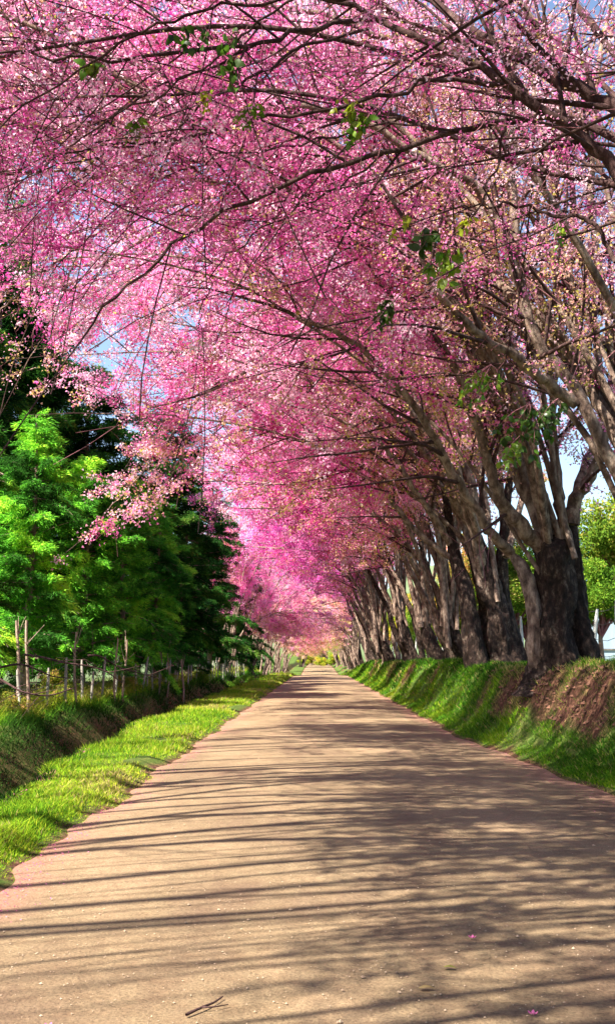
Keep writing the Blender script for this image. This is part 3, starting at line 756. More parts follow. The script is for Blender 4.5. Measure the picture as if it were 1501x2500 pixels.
# trees added beside and behind the photographer, out of view: their long bare limbs streak the near road with shade
FLAT = 0.06
R2 = np.random.default_rng(5)
def shade_tree(seed, x, y, lab, n=52):
    R = np.random.default_rng(seed)
    tr = [([(x, y, .9), (x - .05, y, 1.8), (x - .3, y, 2.8), (x - .5, y, 3.6)], [0.46, 0.33, 0.28, 0.2], 20)]
    st = []
    for k in range(n):
        yy = y + R.uniform(-4.5, 4.0); sx = R.uniform(-8.5, -3.0); top = R.uniform(6.8, 10.5)
        slope = R.uniform(0.02, 0.22)
        pts = [(x - .5, y, 3.3 + R.uniform(-.3, .5)), (x - 1.3, y + (yy - y) * .55, 4.9 + (top - 5) * .35)]
        for f in (0.25, .5, .75, 1.0):
            xx = x - 1.3 + (sx - x + 1.3) * f
            pts.append((xx, yy + (x - xx) * -slope * .6 + R.uniform(-.12, .12), top - 1.0 + math.sin(f * 2.4) * 1.2 - (1.2 if f == 1 else 0)))
        st.append((pts, R.uniform(.055, .095), .028))
    pp, n_ = blossom_parts(seed, st, tr, keep=lambda p: cam_clear(p) & (p[:, 0] < R2.uniform(-3, 2.0, len(p))), density=1.0, fl=.06, olive=.05, b2=1.2, b3=.5, l2len=2.6, per=7, sp=.05, trop=(-.12, 0, -.02))
    return assemble('blossom_tree', lab, 'tree', pp, group=ROWG)
shade_tree(501, 5.7, 1.6, 'blossom tree beside the photographer, its level limbs shading the near road')
shade_tree(502, 5.9, -4.5, 'blossom tree behind the photographer, on the right bank', 16)
def left_shade_tree(seed, x, y, lab, n=22):  # added trees, mostly out of view, whose crowns dapple the road with shade
    R = np.random.default_rng(seed)
    tr = [([(x, y, .4), (x, y, 1.8), (x + .3, y, 3.0), (x + .5, y, 4.2)], [0.46, 0.33, 0.26, 0.18], 20)]
    st = []
    for k in range(n):
        yy = y + R.uniform(-5, 5); top = R.uniform(8.8, 12); ex = R.uniform(-4.5, -1.0)
        pts = [(x + .4, y, 3.6), (x + 1.0, y + (yy - y) * .4, 6.0)]
        for f in (.35, .6, .8, 1.0):
            pts.append((x + (ex - x) * f, yy + R.uniform(-.15, .15), 6 + (top - 6) * min(1, f * 1.8) ** .7 - (.8 if f == 1 else 0)))
        st.append((pts, R.uniform(.05, .08), .018))
    pp, n_ = blossom_parts(seed, st, tr, keep=cam_clear, density=.8, fl=.075, olive=.1, b2=.85, b3=.45, l2len=2.4, per=5, sp=.09, start=.5, trop=(.1, 0, -.02))
    return assemble('blossom_tree', lab, 'tree', pp, group='blossom trees outside the left edge of the photograph')
left_shade_tree(601, -9.8, 2.5, 'blossom tree outside the left edge, level with the photographer, reaching over the verge')
left_shade_tree(603, -10.6, 10.0, 'blossom tree outside the left edge, farther on, with thinly flowering level limbs', 20)
FLAT = 0.45
for x, y, sc, colr, lab in [(6.5, 186, 1.0, (1.1, 1.9, .8), 'peach tree at the end of the road, right of the closing pink one'),
                            (-8.0, 170, 1.0, (1.1, 1.2, 1), 'pink tree at the far left, behind the last conifers'),
                            (1.5, 205, 1.1, (1.1, 1.5, 1), 'pale tree straight behind the bend of the road')]:
    root = assemble('blossom_tree', lab, 'tree', protos[3], (x, y, gz(x, y) - 0.4), 1.2, 'pale blossom trees at the far end of the road', (*colr, 1))
    root.scale = (sc,) * 3
# ------------------------------------------------------------------ leaf sprays
def leaf_mesh():
    n = 6; V = []; Fq = []
    for i in range(n + 1):
        t = i / n; wv = 0.5 * math.sin(math.pi * t ** 0.8) * (1 - 0.25 * t) * 0.62
        z = -t; y = -0.12 * math.sin(math.pi * t)
        V += [(-wv, y + 0.10 * wv, z), (0, y, z), (wv, y + 0.10 * wv, z)]
    for i in range(n):
        a = 3 * i
        Fq += [(a, a + 1, a + 4, a + 3), (a + 1, a + 2, a + 5, a + 4)]
    return np.array(V), np.array(Fq)
LV, LF = leaf_mesh()
def lm(t): return mesh_np('leaf', LV, LF, M['leaf_green'], True, np.full(len(LF), t))
LEAVES = {'dark': [lm(0.0), lm(0.12), lm(0.25)], 'green': [lm(0.45), lm(0.6), lm(0.7)], 'yellow': [lm(0.95), lm(1.0), lm(0.8)]}
def leaf_spray(parent, px, py, Y, n, spread, size, kind, seed, label):
    R = random.Random(seed)
    c = Vector(P(px, py, Y))
    tb = Tubes()
    tips = []
    for k in range(max(3, n // 4)):
        e = c + Vector((R.uniform(-1, 1), R.uniform(-.7, .7), R.uniform(-.9, .5))) * spread
        p0 = c + Vector((0.1, 0, spread * 1.1))
        mid = (p0 + e) / 2 + Vector((R.uniform(-.05, .05), 0, 0.04))
        s = spline([p0, mid, e], 6); tb.tube(s, np.linspace(0.006, 0.002, 6), 4); tips.append(s)
    sp = add('leaf_spray', tb.mesh('leaf_spray', M['twig']), parent)
    sp['label'] = label
    for k in range(int(n * 2.3)):
        s = tips[k % len(tips)]; p = s[R.randint(2, 5)]
        lf = bpy.data.objects.new('leaf', R.choice(LEAVES[kind])); COL.objects.link(lf); lf.parent = sp
        lf.location = tuple(p)
        lf.rotation_euler = (R.gauss(0, .55), R.gauss(0, .75), R.uniform(0, 6.28))
        q = size * R.uniform(.65, 1.25); lf.scale = (q, q, q)
        lf.color = (1, 1, 1, 1)
for args in [
    (treeF, 470, 120, 7.6, 18, 0.17, 0.09, 'dark', 1, 'dark green hanging leaf spray'),
    (treeF, 545, 175, 7.6, 8, 0.12, 0.12, 'dark', 2, 'dark green leaf spray below the largest one'),
    (treeF, 555, 100, 7.7, 4, 0.07, 0.10, 'dark', 3, 'small dark leaf spray'),
    (treeF, 218, 178, 7.7, 8, 0.08, 0.11, 'green', 4, 'small fresh green leaf spray'),
    (treeF, 478, 252, 7.7, 6, 0.08, 0.10, 'yellow', 5, 'yellow green leaf spray'),
    (treeF, 596, 282, 7.9, 16, 0.10, 0.10, 'green', 6, 'mid green leaf spray'),
    (treeF, 335, 318, 7.9, 9, 0.09, 0.10, 'green', 7, 'thin green leaf spray'),
    (treeF, 872, 312, 8.1, 30, 0.12, 0.08, 'green', 8, 'bright green round leaf spray'),
    (treeF, 845, 272, 8.1, 8, 0.10, 0.09, 'yellow', 9, 'yellowish leaves over the bright green spray'),
    (treeF, 1025, 590, 8.6, 14, 0.14, 0.12, 'dark', 10, 'dark leaf spray under the hanging twig'),
    (treeF, 1085, 650, 8.6, 20, 0.16, 0.12, 'green', 11, 'green leaf spray hanging lowest of the near ones'),
    (treeF, 1132, 552, 8.6, 4, 0.06, 0.12, 'yellow', 12, 'pair of bright yellow leaves'),
    (treeF, 975, 555, 8.8, 8, 0.12, 0.09, 'yellow', 13, 'yellowish small leaf spray'),
    (treeN, 945, 775, 12.4, 16, 0.22, 0.14, 'dark', 14, 'dark olive leaf spray in the middle of the crown'),
    (treeN, 1345, 575, 12.6, 10, 0.16, 0.14, 'green', 15, 'green leaf spray beside the pale stem'),
    (treeN, 1180, 955, 12.8, 30, 0.32, 0.11, 'green', 16, 'green leaf spray between the slanting stems'),
    (treeN, 1275, 1060, 12.8, 46, 0.36, 0.12, 'dark', 17, 'large dark green leaf spray left of the stem'),
    (treeN, 1345, 1030, 12.8, 26, 0.28, 0.12, 'dark', 18, 'dark green leaf spray crossing the stem'),
    (treeN, 1250, 1110, 12.8, 18, 0.22, 0.11, 'green', 19, 'green leaves hanging below the large dark spray'),
]: leaf_spray(*args)

# ------------------------------------------------------------------ conifers on the left
def conifer_parts(seed, H=10.5, Rm=2.7, z0=1.6, dens=1.0):
    R = np.random.default_rng(seed); out = []
    tb = Tubes()
    zt = np.linspace(-0.3, H, 24)
    c = np.stack([0.12 * np.sin(zt * 0.5 + seed), 0.1 * np.sin(zt * 0.4 + 2), zt], 1)
    tb.tube(c, np.interp(zt, [-.3, .4, H], [0.24, 0.17, 0.02]), 12, knob=.03, ridge=.04, seed=seed)
    out.append(('trunk', tb.mesh('trunk', M['cbark']), None))
    br = Tubes(); pos = []; axis = []
    nb = 105
    for k in range(nb):
        u = (k + R.uniform(0, 1)) / nb
        z = z0 + (H - z0) * u ** 0.9
        prof = Rm * (1 - u) ** 0.45 * (0.8 + 0.25 * math.sin(u * 9 + seed))
        ln = max(0.4, prof * R.uniform(0.7, 1.25))
        an = k * 2.399 + R.uniform(-.3, .3)
        d0 = np.array([math.cos(an), math.sin(an), R.uniform(0.0, 0.35)])
        c2, r2 = grow(R, (c[min(int(u * 22) + 1, 23), 0], c[min(int(u * 22) + 1, 23), 1], z), d0, ln, 0.045 * (1 - u) + 0.012, 0.006, 8, np.array([0, 0, -0.42]), 0.16)
        br.tube(c2, r2, 5)
        # flat feathery side sprays
        T = norm(c2[-1] - c2[0]); S = norm(np.cross(T, [0, 0, 1]))
        ns = int(ln * 12)
        for s in range(ns):
            g = 0.15 + 0.85 * (s + R.uniform(0, 1)) / ns; j = min(int(g * 8), 7)
            sl = R.uniform(0.25, 0.75) * (1.2 - g * 0.6)
            dd = norm(T * 0.8 + S * R.choice([-1, 1]) * R.uniform(.5, 1) + np.array([0, 0, R.uniform(-.45, .25)]))
            nn_ = int(44 * dens * sl / 0.5)
            tt = R.uniform(0, 1, nn_)[:, None]
            p = c2[j] + dd * sl * tt + R.normal(0, 0.055, (nn_, 3)) + np.array([0, 0, -0.15]) * tt ** 2
            pos.append(p); axis.append(np.repeat(dd[None], nn_, 0) + R.normal(0, 0.45, (nn_, 3)) + np.array([0, 0, -0.25]))
    out.append(('branches', br.mesh('branches', M['cbark']), None))
    p = np.vstack(pos); a = np.vstack(axis); a /= np.linalg.norm(a, axis=1)[:, None]
    n = len(p)
    b = np.cross(a, R.normal(size=(n, 3))); b /= np.linalg.norm(b, axis=1)[:, None]
    L = R.uniform(0.10, 0.24, n)[:, None]; W = R.uniform(0.013, 0.026, n)[:, None]
    V = np.stack([p - b * W, p + b * W, p + a * L], 1).reshape(-1, 3)
    tint = np.clip(0.40 + 0.6 * noise3(p, seed, 1.3) + R.normal(0, .14, n) + 0.2 * noise3(p, seed + 3, 3.5), 0, 1)
    out.append(('foliage', mesh_np('foliage', V, np.arange(3 * n).reshape(-1, 3), M['needles'], False, tint), 'stuff'))
    return out, n
cprotos = []
for s, H, Rm, z0 in ((51, 11.2, 3.5, 1.5), (52, 10.2, 3.2, 1.1), (53, 11.6, 3.3, 1.7)):
    q, n_ = conifer_parts(s, H, Rm, z0); cprotos.append(q); print('needles', n_)
CG = 'feathery conifers along the left of the road'
con = [  # x, y, proto, scale, rz, color, label
    (-12.6, 30.5, 0, 1.75, 0.3, (.8, .85, .8), 'very tall dark conifer at the left edge, nearest of the dark ones'),
    (-12.2, 37.5, 2, 1.6, 2.0, (.8, .85, .8), 'very tall dark conifer, second of the dark ones from the left edge'),
    (-10.2, 44.5, 1, 1.4, 4.1, (.8, .85, .8), 'tall dark conifer, third of the dark ones from the left edge'),
    (-7.9, 50.5, 0, 1.25, 1.1, (.8, .85, .8), 'dark conifer, fourth of the dark ones from the left edge'),
    (-16.5, 31.0, 1, 1.9, 1.2, (.8, .85, .8), 'very tall dark conifer filling the gap at the left edge'),
    (-13.0, 42.0, 0, 1.6, 3.9, (.8, .85, .8), 'very tall dark conifer in the second line, farther back'),
    (-7.3, 57.5, 2, 1.12, 5.1, (.8, .8, .9), 'dark conifer, sixth of the left row'),
    (-6.9, 65.0, 0, 1.05, 0.2, (.8, .8, .9), 'dark conifer, seventh of the left row'),
    (-6.8, 74.0, 1, 1.05, 2.2, (.8, .8, .9), 'dark conifer, eighth of the left row, beside the magenta crowns'),
    (-6.7, 84.0, 2, 0.95, 1.1, (.8, .8, .9), 'dark conifer, last big one before the crest'),
    (-7.0, 96.0, 0, 0.9, 3.3, (.8, .8, .9), 'small dark conifer left of the crest'),
    (-7.2, 110.0, 1, 0.75, 0.7, (.9, .9, .9), 'small dark conifer just past the crest'),
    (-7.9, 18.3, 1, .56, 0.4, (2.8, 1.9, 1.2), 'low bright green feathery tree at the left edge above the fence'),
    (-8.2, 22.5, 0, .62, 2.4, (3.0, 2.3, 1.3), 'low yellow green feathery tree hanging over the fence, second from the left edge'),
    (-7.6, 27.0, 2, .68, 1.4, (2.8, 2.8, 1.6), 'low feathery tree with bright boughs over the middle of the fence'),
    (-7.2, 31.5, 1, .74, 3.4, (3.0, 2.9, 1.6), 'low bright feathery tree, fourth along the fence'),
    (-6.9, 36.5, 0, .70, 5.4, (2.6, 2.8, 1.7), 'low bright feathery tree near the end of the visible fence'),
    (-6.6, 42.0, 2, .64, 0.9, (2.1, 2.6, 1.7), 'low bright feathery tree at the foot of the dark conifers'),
    (-6.5, 48.5, 1, .55, 1.9, (1.4, 1.7, 1.4), 'small bluish green feathery tree at the foot of the dark conifers'),
    (-11.5, 24.5, 1, .62, 3.9, (1.2, 1.3, 1.1), 'low feathery tree in the second line behind the fence'),
    (-12.0, 31.0, 2, .70, 2.9, (1.2, 1.3, 1.1), 'low feathery tree in the second line, nearer the dark conifers'),
    (-12.2, 48.0, 0, 1.1, 2.7, (.8, .8, .8), 'conifer in the back row, middle of the left side'),
    (-12.0, 62.0, 2, 1.1, 3.7, (.8, .8, .8), 'conifer in the back row, far along the left side'),
    (-12.0, 82.0, 1, 1.1, 4.7, (.8, .8, .8), 'conifer at the far end of the back row'),
]
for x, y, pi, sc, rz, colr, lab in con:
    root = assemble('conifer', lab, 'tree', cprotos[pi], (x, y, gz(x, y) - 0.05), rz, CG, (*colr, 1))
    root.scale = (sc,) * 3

# ------------------------------------------------------------------ broadleaf bushes and trees
def bush_parts(seed, w_, h_, n, leaf, trunk=0.0, stemr=0.02, mat='bush', hang=0.0, ts=0.5):
    R = np.random.default_rng(seed); out = []
    tb = Tubes(); cen = []
    ns = 12 if trunk == 0 else 16
    if trunk > 0:
        cc = spline([(0, 0, -.2), (0.05, 0, trunk * .5), (0, 0.05, trunk)], 10)
        tb.tube(cc, np.linspace(stemr * 1.5, stemr, 10), 9, knob=.04, ridge=.03, seed=seed)
        out.append(('trunk', tb.mesh('trunk', M['cbark']), None)); tb = Tubes()
    for k in range(ns):
        an = k * 2.4; f = math.sqrt((k + .5) / ns)
        e = np.array([math.cos(an) * w_ * f * .85, math.sin(an) * w_ * f * .85, trunk + (h_ - trunk) * (1 - .6 * f * f) * R.uniform(.6, 1)])
        c2 = spline([(0, 0, trunk * .9), tuple(e * [.4, .4, 0] + [0, 0, trunk + (e[2] - trunk) * .55]), tuple(e)], 8)
        tb.tube(c2, np.linspace(stemr * .7, .006, 8), 5)
        for j in range(4, 8):
            cen.append((c2[j] + R.normal(0, .08 * w_, 3), w_ * R.uniform(.16, .3)))
    out.append(('branches', tb.mesh('branches', M['twig']), None))
    per = n // len(cen); ps = []; ti = []
    for cpt, rad in cen:
        v = R.normal(size=(per, 3)); v /= np.linalg.norm(v, axis=1)[:, None]
        r = rad * R.uniform(.2, 1, per)[:, None] ** .5
        q = cpt + v * r * [1.1, 1.1, .8]; q[:, 2] -= hang * R.uniform(0, 1, per) ** 2
        ps.append(q); ti.append(np.full(per, R.normal(0, .12)))
    p = np.vstack(ps); p[:, 2] = np.maximum(p[:, 2], 0.02)
    t = np.clip(ts + np.concatenate(ti) + R.normal(0, .15, len(p)), 0, 1)
    V, Q = quads_at(p, leaf * R.uniform(.6, 1.3, len(p)), 0.6, R)
    out.append(('foliage', mesh_np('foliage', V, Q, M[mat], False, t), 'stuff'))
    return out
bushS = bush_parts(71, 0.9, 1.1, 9000, .06, ts=.65)
bushT = bush_parts(72, 0.7, 1.6, 9000, .05, ts=.75)
treeM = bush_parts(73, 2.6, 6.0, 26000, .14, trunk=1.6, stemr=.12, ts=.45)
treeL = bush_parts(74, 3.2, 8.0, 30000, .16, trunk=2.2, stemr=.16, ts=.6)
def place(name, parts, lab, cat, x, y, sc, rz, grp, colr=(1, 1, 1), sz=None):
    r = assemble(name, lab, cat, parts, (x, y, gz(x, y) - 0.05), rz, grp, (*colr, 1))
    r.scale = (sc, sc, sz or sc); return r
BG = 'sunlit bushes by the left fence'
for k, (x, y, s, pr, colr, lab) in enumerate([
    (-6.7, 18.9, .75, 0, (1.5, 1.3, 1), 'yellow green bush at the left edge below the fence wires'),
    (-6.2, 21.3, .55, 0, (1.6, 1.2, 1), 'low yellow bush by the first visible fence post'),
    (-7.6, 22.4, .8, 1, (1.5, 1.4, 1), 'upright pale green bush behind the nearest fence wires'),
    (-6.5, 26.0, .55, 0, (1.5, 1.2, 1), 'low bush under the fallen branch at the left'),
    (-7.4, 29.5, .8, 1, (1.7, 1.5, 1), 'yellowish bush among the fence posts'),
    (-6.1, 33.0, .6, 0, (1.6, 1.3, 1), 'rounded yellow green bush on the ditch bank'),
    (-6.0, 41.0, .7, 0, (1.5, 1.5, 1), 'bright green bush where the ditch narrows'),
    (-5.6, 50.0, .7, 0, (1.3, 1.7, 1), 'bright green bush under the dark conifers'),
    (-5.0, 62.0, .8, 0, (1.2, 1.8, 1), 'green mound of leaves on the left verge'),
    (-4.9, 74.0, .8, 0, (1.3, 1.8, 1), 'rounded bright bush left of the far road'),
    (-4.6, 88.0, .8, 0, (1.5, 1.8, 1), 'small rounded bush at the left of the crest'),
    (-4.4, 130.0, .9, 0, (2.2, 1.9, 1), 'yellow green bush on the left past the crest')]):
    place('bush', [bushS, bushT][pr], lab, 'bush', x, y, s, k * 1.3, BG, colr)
for k, (x, y, s, colr, lab) in enumerate([
    (0.6, 190, 1.3, (2.5, 2.0, 1), 'yellow green bush closing the end of the road'),
    (3.0, 196, 1.6, (2.3, 2.0, 1), 'larger yellow green bush behind the end of the road'),
    (-2.0, 198, 1.6, (2.3, 1.8, 1), 'yellowish bush left of the end of the road')]):
    place('bush', bushS, lab, 'bush', x, y, s * 1.4, k, 'bushes at the end of the road', colr)
for k, (x, y, s, pr, colr, lab) in enumerate([
    (13.2, 43.0, 1.0, 1, (1.5, 1.4, 1), 'bright yellow green tree showing right of the nearest trunk'),
    (11.5, 42.0, .75, 0, (1.5, 1.6, 1), 'green tree behind the second trunk of the right row'),
    (10.5, 52.0, .6, 1, (2.0, 1.8, 1), 'light green tree beyond the right fence, farther back'),
    (9.5, 64.0, .6, 0, (1.8, 1.6, 1), 'olive tree beyond the right row'),
    (10.0, 82.0, .7, 1, (1.8, 1.6, 1), 'olive green tree far behind the right row'),
    (12.0, 105.0, .8, 0, (1.9, 1.6, 1), 'pale olive tree at the far right of the avenue')]):
    place('background_tree', [treeM, treeL][pr], lab, 'tree', x, y, s, k * 1.9, 'green trees behind the right row', colr)
for k, (x, y, s, lab) in enumerate([
    (-15.0, 56, 1.0, 'green tree behind the left conifers, nearer one'),
    (-12.5, 72, 1.0, 'green tree behind the left conifers, middle one'),
    (-11.0, 100, 1.0, 'green tree behind the left conifers, past the crest'),
    (-9.0, 124, 1.0, 'green tree behind the pale blossom at the far left')]):
    place('background_tree', treeM, lab, 'tree', x, y, s, k, 'green trees behind the left row', (.9, 1, 1))
for k in range(3, 13):
    y = 23 + k * 7.2 + (k % 3) * 1.5; x = 8.3 + (k * 37 % 10) * .16
    place('background_tree', [treeM, treeL][k % 2], ['pinkish', 'yellow green', 'olive', 'dark green', 'pale green'][k % 5] + ' small tree beyond the right fence, ' + ['nearest', 'second', 'third', 'fourth', 'fifth', 'sixth', 'seventh', 'eighth', 'ninth', 'tenth', 'eleventh', 'twelfth', 'farthest'][k] + ' of the hedge', 'tree', x, y, .56 + .06 * (k % 4), k * 2.1, 'hedge of small trees beyond the right fence', [(2.6, 1.3, 1.8), (2.8, 1.9, 1), (2.2, 1.5, 1), (1.3, 1.4, 1), (2.2, 2.2, 1.6)][k % 5], .75 + .12 * (k % 3))
for k, (x, y, s, lab) in enumerate([(-14, 205, 1.2, 'green tree behind the end of the road, far left one'), (-6.5, 212, 1.2, 'green tree behind the end of the road, left of the middle'), (0.5, 216, 1.3, 'green tree behind the end of the road, in the middle'),
    (7.5, 212, 1.2, 'green tree behind the end of the road, right of the middle'), (14, 205, 1.3, 'green tree behind the end of the road, far right one'), (-13, 160, 1.1, 'green tree left of the avenue beyond the crest'), (-11, 140, 1.0, 'smaller green tree left of the avenue beyond the crest')]):
    place('background_tree', treeL, lab, 'tree', x, y, s, k, 'green trees behind the end of the road', (1.5, 1.3, 1), s * 1.1)
# pale plastic greenhouse seen past the right fence
M['plastic'] = rough_mat('plastic', [(0.3, (0.20, 0.27, 0.36)), (0.7, (0.32, 0.40, 0.47))], scale=.8, bump=.1, bscale=3, rough=.4, stretch=(1, 1, .3))
gh = thing('greenhouse', 'long pale blue plastic greenhouse seen past the fence at the right edge', 'greenhouse', (16, 60, gz(18, 60) - .2))
def boxm(name, x0, x1, y0, y1, z0, z1, mat):
    V = [(x, y, z) for z in (z0, z1) for y in (y0, y1) for x in (x0, x1)]
    Q = [(0, 2, 3, 1), (4, 5, 7, 6), (0, 1, 5, 4), (2, 6, 7, 3), (0, 4, 6, 2), (1, 3, 7, 5)]
    return add(name, mesh_np(name, V, np.array(Q), mat), gh)
zt = P(1470, 1430, 60)[2] - gz(18, 60) + .2
boxm('wall', -1.2, 26, 0, 14, 0, zt - .1, M['plastic'])
boxm('roof', -1.5, 26.3, -.3, 14.3, zt - .1, zt + .02, M['wire'])
boxm('rail', -1.25, 26, -.08, -.004, zt - .80, zt - .68, M['wire'])
boxm('rail', -1.25, 26, -.08, -.004, .9, 1.0, M['wire'])
for k in range(9): boxm('post', -1.1 + k * 3.2, -1.0 + k * 3.2, -.16, -.09, 0, zt - .12, M['post_white'])
for k, (x, y) in enumerate([(19, 78), (25, 84), (31, 80), (15.5, 92)]):
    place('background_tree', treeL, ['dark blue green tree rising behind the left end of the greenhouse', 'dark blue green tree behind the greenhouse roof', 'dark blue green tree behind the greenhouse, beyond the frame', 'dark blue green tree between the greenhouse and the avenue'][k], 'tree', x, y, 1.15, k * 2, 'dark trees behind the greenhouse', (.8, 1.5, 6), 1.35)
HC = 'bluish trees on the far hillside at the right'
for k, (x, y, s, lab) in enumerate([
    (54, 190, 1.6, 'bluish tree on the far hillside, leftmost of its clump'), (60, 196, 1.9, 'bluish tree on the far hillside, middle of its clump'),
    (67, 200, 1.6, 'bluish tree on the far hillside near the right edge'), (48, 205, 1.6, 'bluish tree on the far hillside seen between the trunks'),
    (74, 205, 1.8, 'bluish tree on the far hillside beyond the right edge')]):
    place('hillside_tree', treeM, lab, 'tree', x, y, s, k * 1.1, HC, (1.0, 1.6, 9.0))  # strong blue multiplier paints distance haze into the foliage

# ------------------------------------------------------------------ fences
def fence(name, label, group, xf, y0, y1, step, ph, prad, mat, wires, seed):
    R = random.Random(seed)
    root = thing(name, label, 'fence', (xf(y0), y0, 0))
    ox, oy = xf(y0), y0
    ys = []; y = y0
    while y <= y1: ys.append(y); y += step * R.uniform(.6, 1.4)
    tops = []
    for y in ys:
        x = xf(y); z = gz(x, y)
        tb = Tubes(); hh = ph * R.uniform(.8, 1.15); lx, ly = R.gauss(0, .09), R.gauss(0, .09)
        n = 8; t = np.linspace(0, 1, n)
        c = np.stack([x - ox + lx * t, y - oy + ly * t, z - .2 + (hh + .2) * t], 1)
        rr = np.full(n, prad) * np.array([1, 1, 1.02, .98, 1, 1, .97, .6])
        tb.tube(c, rr, 8, knob=.05, seed=int(y * 10))
        add('post', tb.mesh('post', mat), root)
        tops.append((x - ox, y - oy, z, lx, ly, hh))
    for k, f in enumerate(wires):
        tb = Tubes(); pts = []
        for i in range(len(tops) - 1):
            a, b = tops[i], tops[i + 1]
            for t in (0, .25, .5, .75):
                sag = -.05 * math.sin(math.pi * t) * (1 + R.uniform(0, .6))
                pts.append(((a[0] + a[3] * f) * (1 - t) + (b[0] + b[3] * f) * t + prad * .95, a[1] * (1 - t) + b[1] * t, (a[2] + a[5] * f) * (1 - t) + (b[2] + b[5] * f) * t + sag))
        tb.tube(np.array(pts), np.full(len(pts), 0.006), 4)
        add('wire', tb.mesh('wire', M['wire']), root)
    return root
fence('wire_fence', 'weathered post and wire fence behind the ditch at the left', None, lambda y: -6.25 + 0.01 * y, 16.5, 78, 1.35, 1.1, 0.034, M['post'], (.3, .6, .9), 5)
fence('wire_fence', 'pale post and wire fence behind the trunks at the right', None, lambda y: 6.35 - 0.012 * y, 12, 76, 2.6, 1.45, 0.045, M['post_white'], (.25, .5, .75, .97), 6)
# slender pale saplings behind the left fence
sap_group = 'slender pale saplings behind the left fence'
for k, (px, Y, hh, rad) in enumerate([(42, 21.5, 2.0, .045), (68, 21.2, 2.0, .04), (187, 25, 1.8, .035), (285, 29, 1.8, .035), (306, 30, 1.8, .035), (392, 37, 1.7, .035), (410, 38, 1.7, .03), (447, 40, 1.6, .045), (430, 44, 1.6, .04)]):
    x = P(px, 1600, Y)[0]; z = gz(x, Y)
    root = thing('sapling', ['bare pale sapling at the far left, first of a close pair', 'bare pale sapling at the far left, second of a close pair',
        'single pale sapling behind the sagging branch', 'pale sapling under the bright green boughs, left of a pair', 'pale sapling under the bright green boughs, right of a pair',
        'thin sapling left of the dark gap', 'very thin sapling beside the dark gap', 'reddish pale sapling at the end of the fence', 'short sapling behind the last fence posts'][k], 'sapling', (x, Y, z), 0, sap_group)
    tb = Tubes(); t = np.linspace(0, 1, 12)
    tb.tube(np.stack([.05 * np.sin(t * 4 + k), .04 * np.sin(t * 3), -.2 + (hh + .2) * t], 1), np.linspace(rad, rad * .6, 12), 8, knob=.04, seed=k)
    add('trunk', tb.mesh('trunk', M['bark_pale']), root)
    tb = Tubes(); R = np.random.default_rng(k)
    for b in range(2 if k < 2 else 4):
        c2, r2 = grow(R, (0, 0, hh * R.uniform(.55, .97)), R.normal(size=3) * [1, 1, .3] + [0, 0, 1.6], .5, rad * .3, .004, 6, np.array([0, 0, .1]), .15)
        tb.tube(c2, r2, 5)
    add('branches', tb.mesh('branches', M['bark_pale']), root)
# sagging dead branches in front of the fence
for k, pts in enumerate([
    [(60, 1598, 20.5), (110, 1606, 20.3), (160, 1618, 20.2), (215, 1626, 20.3), (260, 1640, 20.6), (300, 1668, 21)],
    [(-40, 1640, 19.5), (40, 1622, 19.4), (85, 1632, 19.4), (125, 1650, 19.6), (170, 1656, 20)],
    [(-30, 1640, 18.8), (25, 1672, 18.6), (60, 1690, 18.6), (120, 1698, 18.8), (180, 1680, 19.2)],
    [(215, 1600, 24), (245, 1602, 24), (290, 1628, 24.4), (330, 1640, 25), (400, 1660, 26)]]):
    c = spline([P(*p) for p in pts], 16)
    o0 = c[0].copy(); tb = Tubes(); tb.tube(c - o0, np.linspace(.024, .010, 16), 6, knob=.06, seed=k)
    R = np.random.default_rng(k + 60)
    root = thing('dead_branch', ['dark bare branch sagging in front of the fence, longest of the four', 'dark bare branch at the left edge, above the lowest one',
        'lowest dark bare branch drooping to the bank at the left edge', 'dark bare branch farthest along the fence'][k], 'branch', tuple(o0), 0, 'dead branches caught on the left fence')
    add('stem', tb.mesh('stem', M['bark_dark']), root)
    tb = Tubes()
    for j in range(9):
        i = R.integers(2, 14); c2, r2 = grow(R, c[i] - o0, R.normal(size=3), R.uniform(.3, .8), .009, .003, 5, np.array([0, 0, -.3]), .2); tb.tube(c2, r2, 4)
    tag(add('twigs', tb.mesh('twigs', M['bark_dark']), root), kind='stuff')

# ------------------------------------------------------------------ grass and litter
def blades(name, X, Y, h, lean, tint, mat, wmin=0.0008):
    n = len(X); R = np.random.default_rng(n)
    Z = ground_h(X, Y) - 0.01
    p = np.stack([X, Y, Z], 1)
    an = R.uniform(0, 6.28, n); side = np.stack([np.cos(an), np.sin(an), 0 * an], 1)
    wd = np.maximum(0.0035, wmin * Y * 0.5)[:, None] * R.uniform(.7, 1.4, n)[:, None]
    la = R.uniform(0, 6.28, n); ll = lean * R.uniform(.2, 1.2, n)
    tip = np.stack([np.cos(la) * ll * h, np.sin(la) * ll * h, h], 1)
    mid = tip * [0.35, 0.35, 0.6]
    V = np.stack([p - side * wd, p + side * wd, p + mid + side * wd * .8, p + mid - side * wd * .8, p + tip], 1).reshape(-1, 3)
    b = np.arange(n)[:, None] * 5
    nr = Y < 13; fr = ~nr
    Q = (b + np.array([[0, 1, 2, 3]]))[nr]; T = (b + np.array([[3, 2, 4]]))[nr]; T2 = (b + np.array([[0, 1, 4]]))[fr]
    me = mesh_np(name, V, [Q, np.vstack([T, T2])], mat, False, np.concatenate([tint[nr], tint[nr], tint[fr]]))
    return tag(add(name, me), kind='stuff')
def samp_y(n, y0, y1, R, p=1.6):
    u = R.uniform(0, 1, n); a = 1 - p
    return (y0 ** a + u * (y1 ** a - y0 ** a)) ** (1 / a)
R = np.random.default_rng(90)
